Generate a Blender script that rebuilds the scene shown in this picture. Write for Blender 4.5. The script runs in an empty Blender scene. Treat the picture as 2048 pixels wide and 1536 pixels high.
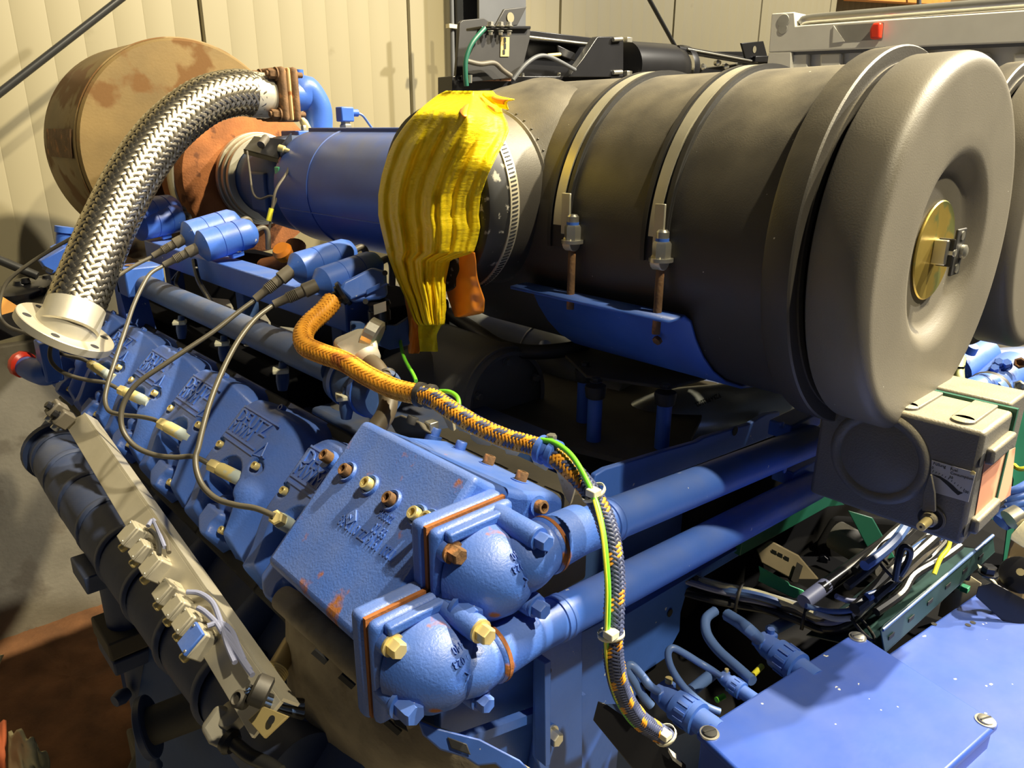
import bpy, bmesh, math, random
from mathutils import Vector as V, Matrix, noise
random.seed(7)
PI = math.pi
sc = bpy.context.scene
col = sc.collection

# ------------------------------------------------------------------ camera
FPX, CX, CY, CAMZ = 1492.0, 1024.0, 768.0, 2.0          # focal length in pixels of the 2048x1536 frame
_yw = V((-425 - CX, 258 - CY, FPX)).normalized()          # engine long axis seen by the camera
_dn = V((1000 - CX, 5200 - CY, FPX)).normalized()
_dn = (_dn - _yw * _dn.dot(_yw)).normalized()
_xw = _dn.cross(_yw)
if _xw.x < 0: _xw = -_xw
ROT = Matrix((_xw, _yw, -_dn))                            # camera (x right, y down, z fwd) -> world
cam_d = bpy.data.cameras.new('camera')
cam_d.sensor_width = 36.0
cam_d.lens = FPX / 2048 * 36.0
cam_d.clip_start = 0.05
cam = bpy.data.objects.new('camera', cam_d)
col.objects.link(cam)
_m = ROT @ Matrix(((1, 0, 0), (0, -1, 0), (0, 0, -1)))
cam.matrix_world = Matrix.Translation((0, 0, CAMZ)) @ _m.to_4x4()
sc.camera = cam

# ------------------------------------------------------------------ world, lamps, exposure
w = bpy.data.worlds.new('world'); sc.world = w; w.use_nodes = True
bg = w.node_tree.nodes['Background']
bg.inputs[0].default_value = (0.62, 0.72, 1.0, 1); bg.inputs[1].default_value = 0.045
def lamp(name, loc, target, power, radius, colr, ang=80):
    d = bpy.data.lights.new(name, 'SPOT'); d.energy = power; d.shadow_soft_size = radius; d.color = colr
    d.spot_size = math.radians(ang); d.spot_blend = 0.6
    o = bpy.data.objects.new(name, d); col.objects.link(o); o.location = loc
    o.rotation_euler = (V(target) - V(loc)).to_track_quat('-Z', 'Y').to_euler()
    return o
lamp('hall_and_fill_lamp', (3.85, -.95, 6.7), (.9, 1.2, 1.5), 4300, 0.10, (1.0, 0.87, 0.60), 72)
lamp('hall_and_fill_lamp', (1.2, -2.6, 6.7), (1.0, 1.2, 1.5), 1700, 0.10, (1.0, 0.88, 0.62), 64)
lamp('hall_and_fill_lamp', (7.2, -2.0, 6.8), (5.0, 3.0, 2.2), 4600, 0.12, (1.0, 0.93, 0.80), 105)  # unseen fill lamp, added to brighten the right background
sc.view_settings.view_transform = 'Standard'
sc.view_settings.look = 'None'
sc.view_settings.gamma = 1.0
sc.view_settings.exposure = -0.08
sc.view_settings.use_curve_mapping = False

# ------------------------------------------------------------------ pixel / metre helpers
CAM = V((0, 0, CAMZ))
def ray(px, py): return ROT @ V(((px - CX) / FPX, (py - CY) / FPX, 1.0))
def P(px, py, X=None, Y=None, Z=None, t=None, pl=None):
    """point of the place seen at a pixel of the photo, lying in a given plane (or at depth t)"""
    d = ray(px, py)
    if X is not None: t = X / d.x
    elif Y is not None: t = Y / d.y
    elif Z is not None: t = (Z - CAMZ) / d.z
    elif pl is not None: t = (pl[0] - CAM).dot(pl[1]) / d.dot(pl[1])
    return CAM + d * t
def dep(p): return (ROT.transposed() @ (p - CAM)).z
def pxm(n, p): return n * dep(p) / FPX                     # n pixels at point p in metres
EX, EY, EZ = V((1, 0, 0)), V((0, 1, 0)), V((0, 0, 1))
NB = V((-1, 0, 1)).normalized()                            # normal of the left cylinder bank
ES = V((-1, 0, -1)).normalized()                           # down the slope of the bank
B0 = V((0.418, 1.038, 1.513))                              # a point on the bank's cover plane
def PB(px, py, off=0.0): return P(px, py, pl=(B0 + NB * off, NB))

# ------------------------------------------------------------------ materials
MATS = {}
def mat(name, base, rough=0.5, metal=0.0, spots=None, dust=None, bump=0.0, bscale=120.0, var=0.12, vscale=9.0, coat=0.0, spec=0.5, emis=None, wear=None):
    """procedural material; spots=(colour, scale, threshold) patches, dust=(colour, amount) on upward faces"""
    if name in MATS: return MATS[name]
    m = bpy.data.materials.new(name); m.use_nodes = True; nt = m.node_tree; N = nt.nodes; L = nt.links
    b = N['Principled BSDF']
    b.inputs['Roughness'].default_value = rough; b.inputs['Metallic'].default_value = metal
    b.inputs['Specular IOR Level'].default_value = spec
    if coat: b.inputs['Coat Weight'].default_value = coat; b.inputs['Coat Roughness'].default_value = 0.25
    tc = N.new('ShaderNodeTexCoord')
    def nz(scale, detail=4, off=0.0):
        n = N.new('ShaderNodeTexNoise'); n.inputs['Scale'].default_value = scale; n.inputs['Detail'].default_value = detail
        mp = N.new('ShaderNodeMapping'); mp.inputs['Location'].default_value = (off, off * .7, off * 1.3)
        L.new(tc.outputs['Object'], mp.inputs[0]); L.new(mp.outputs[0], n.inputs['Vector']); return n.outputs['Fac']
    def ramp(f, a, c):
        r = N.new('ShaderNodeMapRange'); r.inputs['From Min'].default_value = a; r.inputs['From Max'].default_value = c
        L.new(f, r.inputs['Value']); return r.outputs['Result']
    def mix(f, a, c):
        x = N.new('ShaderNodeMix'); x.data_type = 'RGBA'; L.new(f, x.inputs['Factor'])
        for s, k in ((a, 6), (c, 7)):
            if isinstance(s, tuple): x.inputs[k].default_value = (*s[:3], 1)
            else: L.new(s, x.inputs[k])
        return x.outputs[2]
    lo = tuple(max(0, c * (1 - var)) for c in base); hi = tuple(min(1, c * (1 + var)) for c in base)
    cc = mix(ramp(nz(vscale), .3, .7), lo, hi)
    rr = None
    if dust:
        g = N.new('ShaderNodeNewGeometry'); sx = N.new('ShaderNodeSeparateXYZ'); L.new(g.outputs['Normal'], sx.inputs[0])
        mu = N.new('ShaderNodeMath'); mu.operation = 'MULTIPLY'; L.new(ramp(sx.outputs['Z'], .1, .9), mu.inputs[0])
        mv = N.new('ShaderNodeMath'); mv.operation = 'MULTIPLY'; L.new(ramp(nz(14, 6, 2), .25, .75), mv.inputs[0]); mv.inputs[1].default_value = dust[1]
        L.new(mv.outputs[0], mu.inputs[1]); cc = mix(mu.outputs[0], cc, dust[0])
    if wear:
        cc = mix(ramp(nz(wear[1], 2, 5), wear[2], wear[2] + .012), cc, wear[0])
    if spots:
        f = ramp(nz(spots[1], 5, 3), spots[2], spots[2] + .07); cc = mix(f, cc, spots[0])
        if metal < .5:
            r2 = N.new('ShaderNodeMapRange'); r2.inputs['To Min'].default_value = rough; r2.inputs['To Max'].default_value = .9
            L.new(f, r2.inputs['Value']); L.new(r2.outputs[0], b.inputs['Roughness'])
    L.new(cc, b.inputs['Base Color'])
    if bump:
        bp = N.new('ShaderNodeBump'); bp.inputs['Strength'].default_value = bump; bp.inputs['Distance'].default_value = .002
        L.new(nz(bscale, 3, 7), bp.inputs['Height']); L.new(bp.outputs[0], b.inputs['Normal'])
    if emis:
        b.inputs['Emission Color'].default_value = (*emis[0], 1); b.inputs['Emission Strength'].default_value = emis[1]
    MATS[name] = m
    return m
RUST = (0.36, 0.13, 0.035)
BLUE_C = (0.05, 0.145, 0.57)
M_BLUE = mat('blue_paint', BLUE_C, .42, dust=((.30, .32, .36), .35), bump=.10, bscale=160, wear=((.55, .6, .7), 60, .74))
M_CAST = mat('blue_cast_paint', BLUE_C, .42, spots=(RUST, 24, .655), dust=((.30, .33, .40), .42), bump=.28, bscale=330)
M_BLUE2 = mat('blue_enclosure_paint', (0.027, 0.078, 0.40), .42, wear=((.7, .7, .62), 60, .725), dust=((.12, .16, .34), .35), bump=.06)
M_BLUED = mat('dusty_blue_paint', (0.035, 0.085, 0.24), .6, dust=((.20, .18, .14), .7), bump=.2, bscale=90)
M_DUCT = mat('blue_duct_paint', (0.05, 0.11, 0.40), .40, dust=((.13, .13, .14), .8), bump=.05)
M_BLACK = mat('black_powder_coat', (0.052, 0.047, 0.040), .5, dust=((.25, .22, .155), .85), bump=.12, bscale=500, var=.1, wear=((.6, .58, .5), 120, .775))
M_LID = mat('dusty_lit_lid', (0.165, 0.150, 0.120), .5, dust=((.24, .21, .15), .5), bump=.12, bscale=500, var=.1, wear=((.6, .58, .5), 120, .775))  # paler copy of the filter coat; the lid's brighter light is painted in
M_BLKP = mat('black_metal_paint', (0.012, 0.012, 0.014), .32, bump=.03)
M_RUB = mat('black_rubber', (0.022, 0.021, 0.02), .55, dust=((.2, .17, .12), .35), bump=.1)
M_RUBG = mat('grey_rubber', (0.12, 0.105, 0.08), .5, bump=.08)
M_STEEL = mat('zinc_steel', (0.62, 0.60, 0.52), .32, metal=.85, bump=.05)
M_STRAP = mat('galvanised_strap', (0.60, 0.56, 0.42), .45, metal=.55, bump=.05)
M_BRAID = mat('stainless_braid', (0.52, 0.465, 0.35), .30, metal=1.0, var=.2, vscale=60)
M_ALU = mat('aluminium', (0.62, 0.58, 0.47), .45, metal=.55, dust=((.35, .30, .2), .5), bump=.05)
M_GOLD = mat('yellow_zinc', (0.70, 0.52, 0.13), .32, metal=.8, spots=((.42, .45, .16), 26, .56), var=.2)
M_BRASS = mat('brass_fitting', (0.80, 0.66, 0.30), .4, metal=.5, var=.2)
M_RUST = mat('rusted_steel', (0.30, 0.105, 0.028), .85, var=.35, vscale=14, spots=((.13, .045, .015), 22, .6), bump=.5, bscale=180)
M_RUSTD = mat('heat_stained_sheet', (0.17, 0.112, 0.038), .62, metal=.25, var=.25, vscale=6, spots=((.15, .075, .022), 8, .52), bump=.15, bscale=140)
M_RUSTB = mat('brown_rusted_iron', (0.16, 0.085, 0.035), .8, var=.35, vscale=30, spots=((.42, .19, .07), 30, .58), bump=.5, bscale=200)
M_WALL = mat('cream_panel', (0.25, 0.218, 0.132), .55, var=.03, vscale=2, spots=((.22, .19, .115), 5, .70))
M_CONC = mat('concrete', (0.20, 0.18, 0.135), .9, var=.22, vscale=4, bump=.6, bscale=60, spots=((.15, .13, .095), 5, .56))
M_COLG = mat('grey_steel_paint', (0.10, 0.105, 0.115), .5, var=.08)
M_BAG = mat('yellow_plastic', (0.95, 0.70, 0.012), .5, spec=.25, var=.08, vscale=20, bump=.0)
M_ORG = mat('orange_plastic', (0.92, 0.29, 0.02), .45, var=.08)
M_WHT = mat('white_plastic', (0.72, 0.71, 0.66), .5)
M_GREY = mat('grey_container_paint', (0.66, 0.64, 0.57), .5, var=.05)
M_GREEN = mat('green_frame_paint', (0.012, 0.11, 0.07), .45)
M_GRNP = mat('green_plastic', (0.10, 0.58, 0.28), .4)
M_CBLK = mat('black_cable', (0.02, 0.02, 0.02), .38, var=.2)
M_CBLU = mat('blue_cable', (0.10, 0.18, 0.42), .4)
M_CGRY = mat('grey_blue_cable', (0.24, 0.26, 0.40), .45)
M_LEAD = mat('ignition_lead', (0.085, 0.075, 0.055), .42)
M_GY = mat('green_yellow_wire', (0.16, 0.62, 0.03), .4)
M_YW = mat('yellow_wire', (0.8, 0.75, 0.05), .4)
M_TIE = mat('white_cable_tie', (0.75, 0.72, 0.55), .4)
M_BLANK = mat('heat_blanket', (0.29, 0.245, 0.175), .85, var=.25, vscale=12, bump=.5, bscale=110, spots=((.20, .165, .115), 7, .55))
M_GAUGE = mat('grey_cast_aluminium', (0.15, 0.145, 0.135), .5, metal=.1, dust=((.50, .42, .24), .95), bump=.3, bscale=400)
M_BOX = mat('grey_die_cast', (0.44, 0.415, 0.35), .5, metal=.3, dust=((.5, .42, .2), .5), bump=.1)
M_RED = mat('red_plastic', (0.70, 0.04, 0.015), .35)
M_TAN = mat('tan_cloth', (0.80, 0.72, 0.42), .8, bump=.3)
M_ORC = mat('orange_red_cloth', (0.80, 0.19, 0.07), .75, bump=.3)
M_MATT = mat('matt_black_shade', (.012, .012, .013), .95, spec=.05)  # matt black; its colour stands for shade on the bulkhead and fillers
M_DKG = mat('dark_gasket', (0.02, 0.02, 0.022), .7)
M_FOIL = mat('grey_pipe_wrap', (0.28, 0.29, 0.28), .45, metal=.3, bump=.2, bscale=60)
M_DIRT = mat('grey_dusty_plate', (0.085, 0.075, 0.055), .8, var=.25, bump=.2)
M_LABW = mat('label_white', (0.50, 0.50, 0.52), .5)
M_INK = mat('black_print', (0.01, 0.01, 0.01), .6)
M_COND = mat('orange_braid', (0.88, 0.36, 0.03), .55, var=.25, vscale=60, spots=((.45, .13, .02), 24, .6))

# ------------------------------------------------------------------ mesh builder
def frame(ax):
    ax = ax.normalized(); r = EZ if abs(ax.z) < .9 else EX
    a = (r - ax * r.dot(ax)).normalized(); return a, ax.cross(a)
def crom(pts, k):
    out = []
    n = len(pts)
    for i in range(n - 1):
        p0 = pts[max(i - 1, 0)]; p1 = pts[i]; p2 = pts[i + 1]; p3 = pts[min(i + 2, n - 1)]
        for j in range(k):
            t = j / k
            out.append(.5 * ((2 * p1) + (p2 - p0) * t + (2 * p0 - 5 * p1 + 4 * p2 - p3) * t * t + (3 * p1 - p0 - 3 * p2 + p3) * t ** 3))
    out.append(pts[-1].copy())
    return out
def pframes(path):
    """parallel transport frames along a path"""
    T = []
    for i in range(len(path)):
        a = path[max(i - 1, 0)]; b = path[min(i + 1, len(path) - 1)]
        t = (b - a); T.append(t.normalized() if t.length > 1e-9 else (T[-1] if T else EZ))
    u, _ = frame(T[0]); U = [u]
    for i in range(1, len(path)):
        u = U[-1] - T[i] * U[-1].dot(T[i]); U.append(u.normalized())
    return T, U, [T[i].cross(U[i]) for i in range(len(path))]
class MB:
    def __init__(s): s.v = []; s.f = []
    def add(s, vs, fs):
        o = len(s.v); s.v += [V(x) for x in vs]; s.f += [[i + o for i in f] for f in fs]; return s
    def box(s, c, a, b, d):
        c, a, b, d = V(c), V(a), V(b), V(d); vs = [c + a * i + b * j + d * k for i in (-1, 1) for j in (-1, 1) for k in (-1, 1)]
        fs = [(0, 1, 3, 2), (4, 6, 7, 5), (0, 4, 5, 1), (2, 3, 7, 6), (0, 2, 6, 4), (1, 5, 7, 3)]
        if a.cross(b).dot(d) < 0: fs = [f[::-1] for f in fs]
        return s.add(vs, fs)
    def bx(s, x0, x1, y0, y1, z0, z1):
        return s.box(((x0 + x1) / 2, (y0 + y1) / 2, (z0 + z1) / 2), (abs(x1 - x0) / 2, 0, 0), (0, abs(y1 - y0) / 2, 0), (0, 0, abs(z1 - z0) / 2))
    def prism(s, poly, ext):
        n = len(poly); ext = V(ext); poly = [V(p) for p in poly]
        nr = V((0, 0, 0))
        for i in range(n): nr += poly[i].cross(poly[(i + 1) % n])
        if nr.dot(ext) > 0: poly = poly[::-1]
        vs = poly + [p + ext for p in poly]
        fs = [list(range(n)), list(range(2 * n - 1, n - 1, -1))] + [(i, i + n, (i + 1) % n + n, (i + 1) % n) for i in range(n)]
        return s.add(vs, fs)
    def lathe(s, o, ax, prof, n=32, caps=True, a0=0, a1=None, ref=None):
        o = V(o); ax = V(ax).normalized(); u, w_ = frame(ax)
        if ref is not None: u = (V(ref) - ax * V(ref).dot(ax)).normalized(); w_ = ax.cross(u)
        full = a1 is None; a1 = 2 * PI if full else a1; m = n if full else n + 1
        vs = []; fs = []
        for d, r in prof:
            for i in range(m):
                a = a0 + (a1 - a0) * i / n; vs.append(o + ax * d + (u * math.cos(a) + w_ * math.sin(a)) * max(r, 1e-5))
        for k in range(len(prof) - 1):
            for i in range(n):
                j = (i + 1) % m if full else i + 1
                fs.append((k * m + i, k * m + j, (k + 1) * m + j, (k + 1) * m + i))
        if caps and full:
            if prof[0][1] > 1e-4: fs.append(list(range(m))[::-1])
            if prof[-1][1] > 1e-4: fs.append([(len(prof) - 1) * m + i for i in range(m)])
        return s.add(vs, fs)
    def cyl(s, a, b, r, n=20, r2=None):
        a, b = V(a), V(b); return s.lathe(a, b - a, [(0, r), ((b - a).length, r2 if r2 else r)], n)
    def tube(s, pts, r, n=10, k=6, caps=True):
        pts = [V(p) for p in pts]; path = crom(pts, k) if k > 1 else pts
        if isinstance(r, (list, tuple)):
            rr = []
            for i in range(len(r) - 1):
                for j in range(k): rr.append(r[i] + (r[i + 1] - r[i]) * j / k)
            rr.append(r[-1])
        else: rr = [r] * len(path)
        T, U, W = pframes(path); vs = []; fs = []
        for i, p in enumerate(path):
            for j in range(n):
                a = 2 * PI * j / n; vs.append(p + (U[i] * math.cos(a) + W[i] * math.sin(a)) * rr[i])
        for i in range(len(path) - 1):
            for j in range(n): fs.append((i * n + j, i * n + (j + 1) % n, (i + 1) * n + (j + 1) % n, (i + 1) * n + j))
        if caps: fs.append(list(range(n))[::-1]); fs.append([(len(path) - 1) * n + j for j in range(n)])
        return s.add(vs, fs)
    def grid(s, fn, nu, nv, flip=False):
        vs = [fn(i / nu, j / nv) for i in range(nu + 1) for j in range(nv + 1)]
        fs = []
        for i in range(nu):
            for j in range(nv):
                q = (i * (nv + 1) + j, (i + 1) * (nv + 1) + j, (i + 1) * (nv + 1) + j + 1, i * (nv + 1) + j + 1)
                fs.append(q[::-1] if flip else q)
        return s.add(vs, fs)
    def hexh(s, p, ax, r, h, wash=True):
        p = V(p); ax = V(ax).normalized()
        if wash: s.lathe(p, ax, [(0, r * 1.32), (h * .22, r * 1.32)], 18); p = p + ax * h * .22
        s.lathe(p, ax, [(0, r), (h * .86, r), (h, r * .84)], 6); return s
    def sock(s, p, ax, r, h):
        p = V(p); s.lathe(p, ax, [(0, r), (h * .9, r), (h, r * .9), (h, r * .58)], 18, caps=False)
        s.lathe(p, ax, [(h, r * .58), (h * .45, r * .58), (h * .45, 0)], 6, caps=False); return s
    def braid(s, pts, r, ns, turns, wid, th, k=8, sel=None):
        """two families of helical strands woven over and under"""
        path = crom([V(p) for p in pts], k); T, U, W = pframes(path)
        L = [0]
        for i in range(1, len(path)): L.append(L[-1] + (path[i] - path[i - 1]).length)
        rr = r if callable(r) else (lambda t: r)
        def at(t):
            x = t * L[-1]; lo = 0
            import bisect
            i = min(max(bisect.bisect(L, x) - 1, 0), len(path) - 2); f = (x - L[i]) / max(L[i + 1] - L[i], 1e-9)
            return path[i].lerp(path[i + 1], f), U[i].lerp(U[i + 1], f).normalized(), W[i].lerp(W[i + 1], f).normalized()
        steps = int(turns * ns * 2)
        for d in (1, -1):
            for q in range(ns):
                if sel and not sel(d, q): continue
                vs = []; fs = []
                for i in range(steps + 1):
                    t = i / steps; p, u, w_ = at(t); R = rr(t)
                    a = d * 2 * PI * turns * t + 2 * PI * q / ns
                    lift = th * .8 * (math.cos(PI / 2 * (i + 2 * q) + PI / 4) if d == 1 else -math.cos(PI / 2 * (-i + 2 * q) + PI / 4))
                    n0 = u * math.cos(a) + w_ * math.sin(a); tg = (-u * math.sin(a) + w_ * math.cos(a))
                    ctr = p + n0 * (R + lift)
                    ha = wid / 2
                    vs += [ctr - tg * ha, ctr + n0 * th, ctr + tg * ha]
                for i in range(steps):
                    for e in (0, 1):
                        fs.append((i * 3 + e, i * 3 + e + 1, (i + 1) * 3 + e + 1, (i + 1) * 3 + e))
                s.add(vs, fs)
        return s

# ------------------------------------------------------------------ objects
WL = {}
def _props(o, label, cat, group, kind):
    if label: o['label'] = label
    if cat: o['category'] = cat
    if group: o['group'] = group
    if kind: o['kind'] = kind
def thing(name, label, cat, loc, group=None):
    o = bpy.data.objects.new(name, None); col.objects.link(o); o.location = V(loc); o.empty_display_size = .05
    WL[o.name] = V(loc); _props(o, label, cat, group, None); return o
def ob(name, mb, m, parent=None, label=None, cat=None, group=None, kind=None, bev=0.0, seg=2, sub=0, sharp=38, solid=0.0, org=None):
    lo = V((min(v.x for v in mb.v), min(v.y for v in mb.v), min(v.z for v in mb.v)))
    hi = V((max(v.x for v in mb.v), max(v.y for v in mb.v), max(v.z for v in mb.v)))
    c = V(org) if org is not None else V(((lo.x + hi.x) / 2, (lo.y + hi.y) / 2, lo.z))
    me = bpy.data.meshes.new(name); me.from_pydata([tuple(v - c) for v in mb.v], [], mb.f); me.validate()
    me.polygons.foreach_set('use_smooth', [True] * len(me.polygons))
    me.set_sharp_from_angle(angle=math.radians(sharp))
    me.materials.append(m)
    o = bpy.data.objects.new(name, me); col.objects.link(o); WL[o.name] = c
    if parent is not None: o.parent = parent; o.location = c - WL[parent.name]
    else: o.location = c
    if solid:
        x = o.modifiers.new('solid', 'SOLIDIFY'); x.thickness = solid; x.offset = 0
    if bev:
        x = o.modifiers.new('bevel', 'BEVEL'); x.width = bev; x.segments = seg; x.limit_method = 'ANGLE'; x.angle_limit = math.radians(35); x.harden_normals = False
    if sub:
        x = o.modifiers.new('sub', 'SUBSURF'); x.levels = sub; x.render_levels = sub
    _props(o, label, cat, group, kind)
    return o
def text_mb(body, o, ux, uy, size, depth, align='LEFT', mb=None, bold=0.0, xs=1.0, mp=None):
    """raised letters: baseline starts at o, runs along ux, letters stand towards uy"""
    cu = bpy.data.curves.new('txt', 'FONT'); cu.body = body; cu.size = size; cu.extrude = depth / 2; cu.align_x = align; cu.resolution_u = 2; cu.offset = bold
    t = bpy.data.objects.new('txt', cu); col.objects.link(t)
    bpy.context.view_layer.update()
    me = bpy.data.meshes.new_from_object(t)
    mb = mb or MB(); ux = V(ux).normalized(); uy = V(uy).normalized(); nz = ux.cross(uy); o = V(o)
    mp = mp or (lambda x, y, z: o + ux * x + uy * y + nz * z)
    mb.add([mp(v.co.x * xs, v.co.y, v.co.z + depth / 2) for v in me.vertices], [list(p.vertices) for p in me.polygons])
    bpy.data.objects.remove(t); bpy.data.curves.remove(cu); bpy.data.meshes.remove(me)
    return mb
def dup(root, off, label, group=None):
    """copy of a thing with its parts and sub-parts, moved by off"""
    r = root.copy(); col.objects.link(r); r.location = root.location + V(off); WL[r.name] = WL[root.name] + V(off)
    r['label'] = label
    if group: r['group'] = group
    for ch in list(root.children):
        c = ch.copy(); col.objects.link(c); c.parent = r; WL[c.name] = WL[ch.name] + V(off)
        for g in list(ch.children):
            d = g.copy(); col.objects.link(d); d.parent = c
    return r
# ================================================================== THE SETTING
WY = 3.35                                                   # inner face of the far wall
ob('floor', MB().bx(-3, 9, -4, WY + .2, -.1, 0), M_CONC, kind='structure', label='grey concrete floor with brown dirt')
fl = bpy.data.objects['floor']
# cream sandwich panel wall: one ribbed panel after the other
def panel(x0, x1):
    n = max(2, round((x1 - x0) / .115)); g = .004; d = .0011
    xs = [(x0 + .004, .012), (x0 + .010, 0)]
    for i in range(1, n):
        x = x0 + (x1 - x0) * i / n; xs += [(x - g, 0), (x, d), (x + g, 0)]
    xs += [(x1 - .010, 0), (x1 - .004, .012)]
    mb = MB(); vs = [V((x, WY + dd, z)) for x, dd in xs for z in (1.22, 5.2)]
    vs += [V((x1 - .004, WY + .08, z)) for z in (1.22, 5.2)] + [V((x0 + .004, WY + .08, z)) for z in (1.22, 5.2)]
    m = len(vs) // 2
    mb.add(vs, [(2 * i, 2 * ((i + 1) % m), 2 * ((i + 1) % m) + 1, 2 * i + 1) for i in range(m)] + [[2 * i for i in range(m)][::-1], [2 * i + 1 for i in range(m)]])
    return mb
wall = bpy.data.objects.new('wall_back', None); col.objects.link(wall); wall.location = (1, WY, 0); WL['wall_back'] = V((1, WY, 0)); wall['kind'] = 'structure'; wall['label'] = 'cream ribbed panel wall behind the engine'
for a, b in ((-1.7, -.70), (-.70, .33), (.33, 1.345), (1.345, 2.38), (2.38, 3.456), (3.456, 4.555), (4.555, 5.65), (5.65, 6.75), (6.75, 7.85), (7.85, 9.0)):
    ob('panel', panel(a, b), M_WALL, wall, sharp=20)
ob('plinth', MB().bx(-1.8, 9, WY - .05, WY + .12, 0, 1.225), M_CONC, wall, bev=.006, label='rough concrete plinth wall under the panels')
wr = bpy.data.objects.new('wall_right', None); col.objects.link(wr); wr.location = (9, 0, 0); WL['wall_right'] = V((9, 0, 0)); wr['kind'] = 'structure'; wr['label'] = 'cream panel side wall beyond the container'
for i in range(7):
    y = 3.35 - 1.1 * i; ob('panel', MB().bx(9.0, 9.1, y - 1.09, y - .01, 0, 5.2), M_WALL, wr, bev=.006)
mb = MB(); mb.bx(2.66, 2.98, 3.14, 3.155, 0, 5.2); mb.bx(2.66, 2.98, 3.315, 3.33, 0, 5.2); mb.bx(2.812, 2.826, 3.155, 3.315, 0, 5.2)
ob('trim_1', mb, M_COLG, kind='structure', label='dark grey steel column against the cream wall')
mb = MB(); mb.tube([P(903, 0, Y=3.12), P(906, 160, Y=3.12), P(925, 600, Y=3.12)], .011, 10, 1)
cd = ob('wall_conduit', mb, M_COLG, label='thin vertical grey conduit running down beside the dark column', cat='conduit')
ob('clamp', MB().box(P(905, 53, Y=3.11), (.03, 0, 0), (0, .014, 0), (0, 0, .009)), M_STRAP, cd)
# brown rust dirt on the floor by the wall: low uneven mound
def dirt(u, v):
    a = u * 2 * PI; r = v; e = 1 + .22 * math.sin(3 * a + 1) + .12 * math.sin(7 * a)
    p = P(150, 1375, Z=0); x = p.x + math.cos(a) * .46 * r * e; y = p.y + .05 + math.sin(a) * .95 * r * e
    z = .018 * (1 - r ** 3) + .010 * noise.noise(V((x * 16, y * 16, 0))) * (1 - r ** 4) + .004 * noise.noise(V((x * 50, y * 50, 3))) * (1 - r)
    return V((x, y, max(z, -.002) + .001))
M_SOIL = mat('rust_brown_dirt', (0.17, 0.075, 0.03), .95, var=.4, vscale=7, bump=.9, bscale=90)
ob('rust_dirt', MB().grid(dirt, 72, 26), M_SOIL, label='rust-brown dirt spread on the concrete floor by the plinth', cat='dirt', kind='stuff')
# cords slung across the wall
a = P(-60, 232, Y=3.05); b = P(300, -48, Y=3.05)
ob('slack_cord', MB().cyl(a, b, .0125, 12), M_CBLK, label='dark cord slung diagonally across the wall, upper left', cat='cord')
a = P(1255, -80, Y=2.9); b = P(1350, 92, Y=2.9)
ob('hanging_cord', MB().cyl(a, b, .012, 12), M_CBLK, label='dark cord hanging diagonally above the black steel machine', cat='cord')
mb = MB(); a = P(1700, -14, Y=3.25); b = P(2100, 14, Y=3.25)
ob('roof_beam', MB().box((a + b) / 2, (b - a) / 2, (0, .05, 0), (0, 0, .055)), mat('orange_timber', (.70, .26, .05), .6), label='orange timber beam under the roof, upper right corner', cat='beam', bev=.004)
a = P(1838, -30, Y=3.12); 
ob('hanger_rod', MB().cyl(P(1838, -30, Y=3.1), P(1838, 30, Y=3.1), .02, 12), M_COLG, label='short dark hanger rod in front of the orange beam', cat='rod')

FX0 = 1.068                                                  # x of the near filter's axis
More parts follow.
